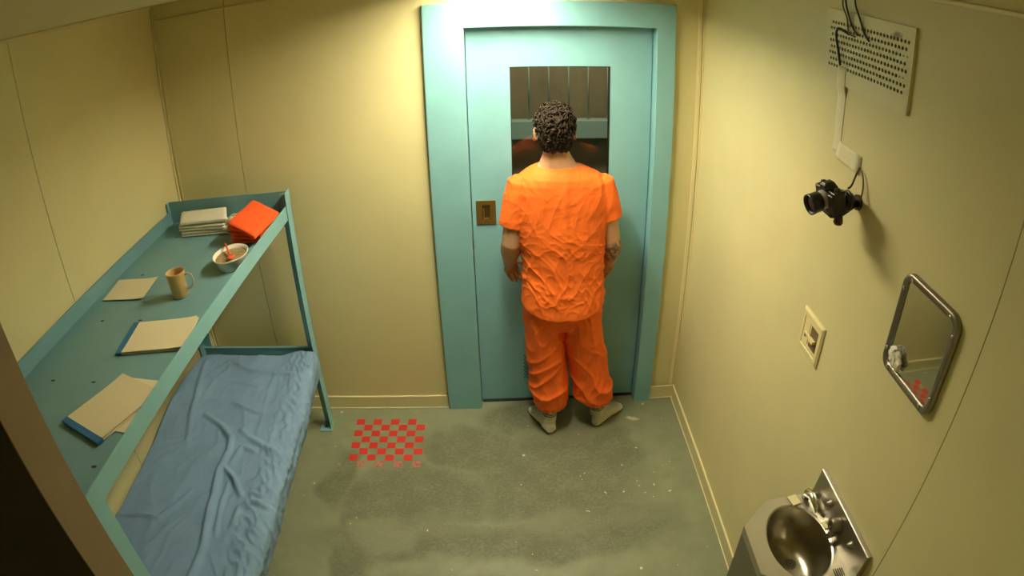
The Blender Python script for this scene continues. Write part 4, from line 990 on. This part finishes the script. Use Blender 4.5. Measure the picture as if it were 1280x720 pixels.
# legs inside the trousers
for s, hx, kx, kyy, ax, ay in ((-1, 0.21, 0.225, -0.155, 0.243, -0.222), (1, 0.395, 0.45, -0.15, 0.500, -0.185)):
    bd.tube([(hx, PY, 0.86), (hx, PY, 0.75), (0.5 * (hx + kx), PY + 0.01, 0.60), (kx, kyy, 0.46), (0.5 * (kx + ax), 0.5 * (kyy + ay) - 0.012, 0.32), (ax, ay, 0.12), (ax, ay, 0.06)], [0.08, 0.082, 0.07, 0.052, 0.050, 0.034, 0.036], n=20)
# arms
def arm(sh, el, wr, s):
    sh, el, wr = Vector(sh), Vector(el), Vector(wr)
    bd.tube([sh, sh.lerp(el, 0.3), sh.lerp(el, 0.6), sh.lerp(el, 0.88), el, el.lerp(wr, 0.15), el.lerp(wr, 0.35), el.lerp(wr, 0.7), wr], [0.050, 0.052, 0.050, 0.046, 0.045, 0.049, 0.049, 0.037, 0.029], n=20)
def hand(wr, fwd, side, palm_n, s, curl=0.5):
    """palm + five separate bent fingers; fwd = along the palm, side = towards the thumb, palm_n = out of the palm"""
    wr, fwd, side, pn = Vector(wr), Vector(fwd).normalized(), Vector(side).normalized(), Vector(palm_n).normalized()
    c = wr + fwd * 0.045
    T = Matrix((side, fwd, pn)).transposed()
    bd.ball(c, (0.040, 0.050, 0.0155), T=T, n=20)
    bd.tube([wr - fwd * 0.02, wr + fwd * 0.02], [0.026, 0.027], n=14)
    L4 = [(0.030, 0.072, 0.0088), (0.010, 0.080, 0.0092), (-0.011, 0.074, 0.0088), (-0.030, 0.058, 0.0078)]
    for q, (off, ln, r) in enumerate(L4):
        p = wr + fwd * (0.082 - abs(off) * 0.15) + side * off; d = fwd.copy(); pts = [p - fwd * 0.02, p]
        for k, fr_ in enumerate((0.45, 0.32, 0.23)):
            ang = curl * (0.55 + 0.35 * k + 0.05 * q); dd = (fwd * math.cos(ang) + pn * math.sin(ang)).normalized(); p = p + dd * ln * fr_; pts.append(p)
        bd.tube(pts, [r, r, r * 0.98, r * 0.9, r * 0.72], n=12)
    p = wr + fwd * 0.022 + side * 0.030; pts = [p - side * 0.012, p]
    for k, ln in enumerate((0.032, 0.026)):
        dd = (side * (0.75 - 0.35 * k) + fwd * (0.6 + 0.2 * k) + pn * 0.35).normalized(); p = p + dd * ln; pts.append(p)
    bd.tube(pts, [0.013, 0.012, 0.0105, 0.008], n=12)
# left arm: elbow out, forearm forward and inward, hand hanging loosely at the front of the hip
arm((0.100, -0.172, 1.360), (0.062, -0.190, 1.095), (0.050, -0.080, 0.935), -1)
hand((0.050, -0.080, 0.935), (0.18, 0.62, -0.75), (0.85, 0.25, 0.48), (0.5, -0.75, -0.45), -1, 0.9)
arm((0.470, -0.172, 1.360), (0.528, -0.185, 1.080), (0.545, -0.078, 0.930), 1)
hand((0.545, -0.078, 0.930), (-0.18, 0.62, -0.75), (-0.85, 0.25, 0.48), (-0.5, -0.75, -0.45), 1, 0.9)
bd.v = [tuple(Vector(v) - PO) for v in bd.v]
me = baked(bd, 0.0040, 4)
# keep the tattoo mask in world-like coordinates by shifting its centre with the object origin
body = mesh_obj(me, 'body', M['skin'], per)
for n_ in M['skin'].node_tree.nodes:
    if n_.type == 'VECT_MATH' and n_.operation == 'DISTANCE': n_.inputs[1].default_value = (0.565 - PO.x, -0.180 - PO.y, 1.030)
for s in (-1, 1):
    part(MB().ball((HX + s * 0.031, HY + 0.074, HZ + 0.004), (0.0115, 0.0110, 0.0085), n=16).ball((HX + s * 0.031, HY + 0.0812, HZ + 0.003), (0.0048, 0.0045, 0.0048), n=12, mi=1), 'eye', [M['eye'], M['hair']], per)

# hair: displaced cap and short curls
hb = MB(); hb.ball((HX, HY - 0.017, HZ + 0.026), (0.0725, 0.097, 0.088), n=40)
hb.loft([ell(HX, HY - 0.045, 0.068, 0.066, HZ + 0.02, 28), ell(HX, HY - 0.048, 0.064, 0.058, HZ - 0.030, 28), ell(HX, HY - 0.046, 0.054, 0.046, HZ - 0.066, 28)])
hb.v = [tuple(Vector(v) - PO) for v in hb.v]
me = baked(hb, 0.0035, 2)
displace(me, lambda c, n: 0.006 * ridge(c + Vector((2, 5, 1)), 55, 1.5) + 0.003 * noise.noise(c * 120))
bmh = bmesh.new(); bmh.from_mesh(me)
hc = Vector((HX, HY, HZ)) - PO
dele = [v for v in bmh.verts if v.co.y > hc.y + 0.055 and v.co.z < hc.z + 0.055]
dele += [v for v in bmh.verts if v.co.z < hc.z - 0.005 and v.co.y > hc.y - 0.012 and v not in dele]
bmesh.ops.delete(bmh, geom=list(set(dele)), context='VERTS')
bmh.verts.ensure_lookup_table(); bmh.normal_update()
cand = [(v.co.copy(), v.normal.copy()) for v in bmh.verts]; bmh.to_mesh(me); bmh.free()
hm = MB(); rnd = random.Random(11)
for i in range(1150):
    c, n = rnd.choice(cand)
    low_ = c.z < hc.z - 0.02
    L_ = rnd.uniform(0.010, 0.016) if low_ else rnd.uniform(0.016, 0.030)
    up_ = Vector((rnd.uniform(-1, 1), rnd.uniform(-1, 1), rnd.uniform(-1, 0.6))); tng = (up_ - n * up_.dot(n)).normalized(); bi = n.cross(tng)
    if low_: tng = (Vector((0, 0, -1)) + 0.4 * up_).normalized()
    sgn = rnd.choice((-1, 1)); pts = []
    rad = rnd.uniform(0.006, 0.015) if c.z > hc.z + 0.03 else rnd.uniform(0.003, 0.006)
    for k in range(6):
        t = k / 5; pts.append(c + n * (0.001 + rad * (0.9 if not low_ else 0.25) * math.sin(t * PI * 0.9)) + tng * (L_ * t) + bi * (sgn * rad * (1 - math.cos(t * PI * 1.2)) * 0.6))
    hm.tube(pts, [0.0024, 0.0038, 0.0040, 0.0034, 0.0024, 0.0006], n=4, caps=False)
nb = len(me.vertices)
bmc = bmesh.new(); bmc.from_mesh(me)
tmp = bpy.data.meshes.new('t'); tmp.from_pydata(hm.v, [], hm.f); bmc.from_mesh(tmp); bmc.to_mesh(me); bmc.free(); bpy.data.meshes.remove(tmp)
mesh_obj(me, 'hair', M['hair'], per)

# shirt
sb = MB()
shr = [(0.272, 0.066, 0.062, 1.478), (0.274, 0.088, 0.078, 1.462), (0.278, 0.135, 0.098, 1.444), (0.284, 0.180, 0.112, 1.420), (0.288, 0.208, 0.120, 1.39), (0.290, 0.220, 0.126, 1.34), (0.291, 0.222, 0.132, 1.26), (0.294, 0.208, 0.136, 1.16), (0.299, 0.194, 0.136, 1.05), (0.302, 0.192, 0.142, 0.94), (0.303, 0.197, 0.152, 0.87), (0.303, 0.201, 0.160, 0.81)]
R_ = [ell(cx, PY + (0.0 if z > 1.2 else -0.004), a_, b_, z, 56, 2.4) for cx, a_, b_, z in shr]
last = []
for k in range(56):
    x, y, z = R_[-1][k]; u = (x - 0.302) / 0.203
    last.append((x, y - (0.006 if y < PY else 0), 0.742 + 0.045 * u * u + (0.02 if y > PY else 0)))
R_.append(last)
sb.loft(R_)
for s, sh, en in ((-1, (0.115, -0.172, 1.385), (0.068, -0.185, 1.178)), (1, (0.462, -0.172, 1.380), (0.517, -0.182, 1.205))):
    sh, en = Vector(sh), Vector(en)
    sb.tube([sh - (en - sh) * 0.12, sh, sh.lerp(en, 0.35), sh.lerp(en, 0.7), en], [0.045, 0.066, 0.069, 0.065, 0.063], n=28)
sb.v = [tuple(Vector(v) - PO) for v in sb.v]
me = baked(sb, 0.0034, 6)
def shirt_d(c, n):
    x, y, z = c.x - 0.0, c.y, c.z
    w1 = Vector((x, y * 0.6, z)); wp = w1 + 0.06 * Vector((noise.noise(w1 * 5), 0, noise.noise(w1 * 5 + Vector((9, 2, 1)))))
    low = 1 - sm(0.95, 1.30, z)
    ax_ = abs(wp.x)
    # long sharp creases falling from the sides towards the middle of the lower back
    dg1 = Vector((wp.x * 1.0 + wp.z * 0.3, wp.y, wp.z * 2.4 - ax_ * 2.0))
    f = (ridge(dg1, 4.6, 9) - 0.2) * 0.0045 * (0.25 + 0.75 * low)
    dg2 = Vector((wp.x * 1.8 - wp.z * 0.9, wp.y, wp.z * 1.4 + wp.x * 1.7))
    f += (ridge(dg2 + Vector((4, 4, 4)), 6.0, 9) - 0.2) * 0.0035 * (0.25 + 0.75 * low)
    dg3 = Vector((wp.x * 1.5 + wp.z * 1.1, wp.y, wp.z * 1.2 - wp.x * 1.5))
    f += (ridge(dg3 + Vector((1, 8, 2)), 9.0, 8) - 0.2) * 0.0028 * (0.3 + 0.7 * low)
    f += (ridge(wp + Vector((7, 7, 7)), 21, 6) - 0.25) * 0.0026 * (0.3 + 0.7 * low)
    f += 0.005 * noise.noise(wp * 4.5)
    f += 0.0025 * (ridge(Vector((wp.x * 3, wp.y, wp.z * 0.7)), 7, 4) - 0.4) * (1 - low)
    f += 0.005 * math.exp(-((x + 0.03 * (z - 1.2)) / 0.016) ** 2) * sm(1.0, 1.15, z) * (1 - sm(1.36, 1.44, z)) * (1 if n.y < 0 else 0)
    f *= 0.25 + 0.75 * sm(0.755, 0.83, z)
    return f * (1 - 0.75 * sm(1.42, 1.47, z))
displace(me, shirt_d)
mesh_obj(me, 'shirt', M['shirt'], per)
# collar band and hem stitch follow the shirt
part(MB().tube([(0.271 + 0.064 * math.cos(t), PY + 0.060 * math.sin(t) - 0.002, 1.476 + (0.010 if math.sin(t) < 0 else -0.012) * abs(math.sin(t))) for t in [2 * PI * k / 36 for k in range(37)]], 0.0065, n=8, caps=False), 'collar', M['shirt'], per)

# trousers
tb = MB()
tb.loft([ell(0.300, PY + 0.004, 0.170, 0.115, 0.86), ell(0.301, PY + 0.004, 0.180, 0.118, 0.80), ell(0.302, PY + 0.004, 0.186, 0.120, 0.72), ell(0.303, PY + 0.004, 0.181, 0.115, 0.66), ell(0.305, PY, 0.12, 0.09, 0.635)])
def leg(rings):
    tb.loft([ell(cx, cy, a_, b_, z, 40, 2.2) for cx, cy, a_, b_, z in rings])
leg([(0.209, PY, 0.094, 0.118, 0.78), (0.211, PY, 0.096, 0.120, 0.66), (0.217, -0.168, 0.095, 0.115, 0.55), (0.226, -0.166, 0.096, 0.112, 0.44), (0.236, -0.175, 0.096, 0.108, 0.33), (0.242, -0.190, 0.094, 0.106, 0.24), (0.247, -0.200, 0.088, 0.098, 0.185), (0.248, -0.207, 0.072, 0.080, 0.156), (0.246, -0.214, 0.052, 0.058, 0.142)])
leg([(0.398, PY, 0.094, 0.118, 0.78), (0.402, PY, 0.098, 0.120, 0.66), (0.415, -0.166, 0.101, 0.115, 0.55), (0.436, -0.163, 0.101, 0.112, 0.44), (0.460, -0.166, 0.100, 0.108, 0.33), (0.473, -0.172, 0.104, 0.106, 0.24), (0.480, -0.176, 0.096, 0.098, 0.185), (0.487, -0.180, 0.074, 0.080, 0.152), (0.495, -0.184, 0.052, 0.058, 0.137)])
tb.v = [tuple(Vector(v) - PO) for v in tb.v]
me = baked(tb, 0.0048, 4)
def tr_d(c, n):
    x, y, z = c.x, c.y, c.z
    w1 = Vector((x, y, z)); wp = w1 + 0.05 * Vector((noise.noise(w1 * 6), 0, noise.noise(w1 * 6 + Vector((9, 2, 1)))))
    low = 1 - sm(0.2, 0.55, z)
    f = (ridge(Vector((wp.x * 1.1, wp.y, wp.z * 1.5 + abs(x) * 0.8)), 6, 6) - 0.25) * (0.005 + 0.011 * low) + 0.008 * noise.noise(wp * 5)
    f += (ridge(Vector((wp.x * 2.6, wp.y * 1.5, wp.z * 0.8)) + Vector((5, 0, 0)), 6, 6) - 0.25) * 0.006
    ang = math.atan2(y + 0.03, x + (0.055 if x < 0.02 else -0.19))
    f += 0.005 * math.sin(ang * 17) * (1 - sm(0.14, 0.22, z))
    return f
displace(me, tr_d)
mesh_obj(me, 'trousers', M['trousers'], per)

# socks
def sock(hx, hy, tx, ty, ax, ay):
    h = Vector((hx, hy, 0)); t = Vector((tx, ty, 0)); d = (t - h).normalized(); sd = Vector((-d.y, d.x, 0)); Lf = (t - h).length
    m = MB()
    prof = [(0.015, 0.022, 0.020, 0.030), (0.06, 0.030, 0.034, 0.038), (0.20, 0.034, 0.042, 0.046), (0.35, 0.034, 0.040, 0.044), (0.50, 0.038, 0.034, 0.036), (0.65, 0.044, 0.028, 0.029), (0.80, 0.046, 0.022, 0.0225), (0.92, 0.040, 0.018, 0.018), (0.985, 0.022, 0.012, 0.013)]
    rings = []
    for f_, wd, ht, zc in prof:
        c = h + d * (f_ * Lf) + Vector((0, 0, zc)); rings.append([c + sd * (wd * math.cos(a_)) + Vector((0, 0, 1)) * (ht * math.sin(a_)) for a_ in [2 * PI * k / 24 for k in range(24)]])
    m.loft(rings)
    b = h + d * 0.048
    m.loft([[(b.x + (ax - b.x) * s_ + r * math.cos(a_), b.y + (ay - b.y) * s_ + r * 1.12 * math.sin(a_), z) for a_ in [2 * PI * k / 24 for k in range(24)]] for s_, r, z in ((0, 0.038, 0.035), (0.3, 0.037, 0.07), (0.8, 0.037, 0.10), (1, 0.039, 0.13), (1, 0.041, 0.155))])
    m.v = [tuple(Vector(v) - PO) for v in m.v]
    me = baked(m, 0.0032, 4)
    displace(me, lambda c, n: 0.0025 * (ridge(Vector((c.x, c.y, c.z * 1.8)), 22, 3) - 0.4) * sm(0.0, 0.02, c.z))
    for v in me.vertices: v.co.z = max(v.co.z, 0.0012)
    return mesh_obj(me, 'sock', M['sock'], per)
sock(0.253, -0.281, 0.163, -0.045, 0.246, -0.222)
sock(0.487, -0.235, 0.655, -0.060, 0.500, -0.190)

# ------------------------------------------------------------------ camera (wide lens with its natural curvature)
cd = bpy.data.cameras.new('viewpoint'); co = bpy.data.objects.new('viewpoint', cd); COL.objects.link(co)
R_ax = Vector((0.9992190658, -0.0330838711, -0.0216036107)); U_ax = Vector((0.0348211768, 0.4788949813, 0.8771813282)); F_ax = Vector((0.0186746932, 0.8772485705, -0.4796730151))
mw = Matrix((R_ax, U_ax, -F_ax)).transposed().to_4x4(); mw.translation = Vector((0.0, -2.9460143, 2.3653889)); co.matrix_world = mw
cd.type = 'PANO'
cy = cd.cycles if hasattr(cd, 'cycles') else cd
cy.panorama_type = 'FISHEYE_LENS_POLYNOMIAL'
cy.fisheye_fov = math.radians(170)
cy.fisheye_polynomial_k0 = 0.0
cy.fisheye_polynomial_k1 = -4.32623026e-02
cy.fisheye_polynomial_k2 = 1.47040017e-04
cy.fisheye_polynomial_k3 = -3.31765021e-05
cy.fisheye_polynomial_k4 = 1.12730705e-06
cd.sensor_width = 36.0; cd.sensor_height = 20.25; cd.sensor_fit = 'HORIZONTAL'
cd.clip_start = 0.005; cd.clip_end = 50
sc_ = bpy.context.scene; sc_.camera = co
wd = bpy.data.worlds.new('world'); sc_.world = wd; wd.use_nodes = True
wd.node_tree.nodes['Background'].inputs[0].default_value = (0, 0, 0, 1)
vs = sc_.view_settings; vs.view_transform = 'Standard'; vs.look = 'None'; vs.gamma = 1.0; vs.use_curve_mapping = False; vs.exposure = 0.0
sc_.cycles.max_bounces = 10; sc_.cycles.diffuse_bounces = 6
sc_.cycles.use_denoising = True
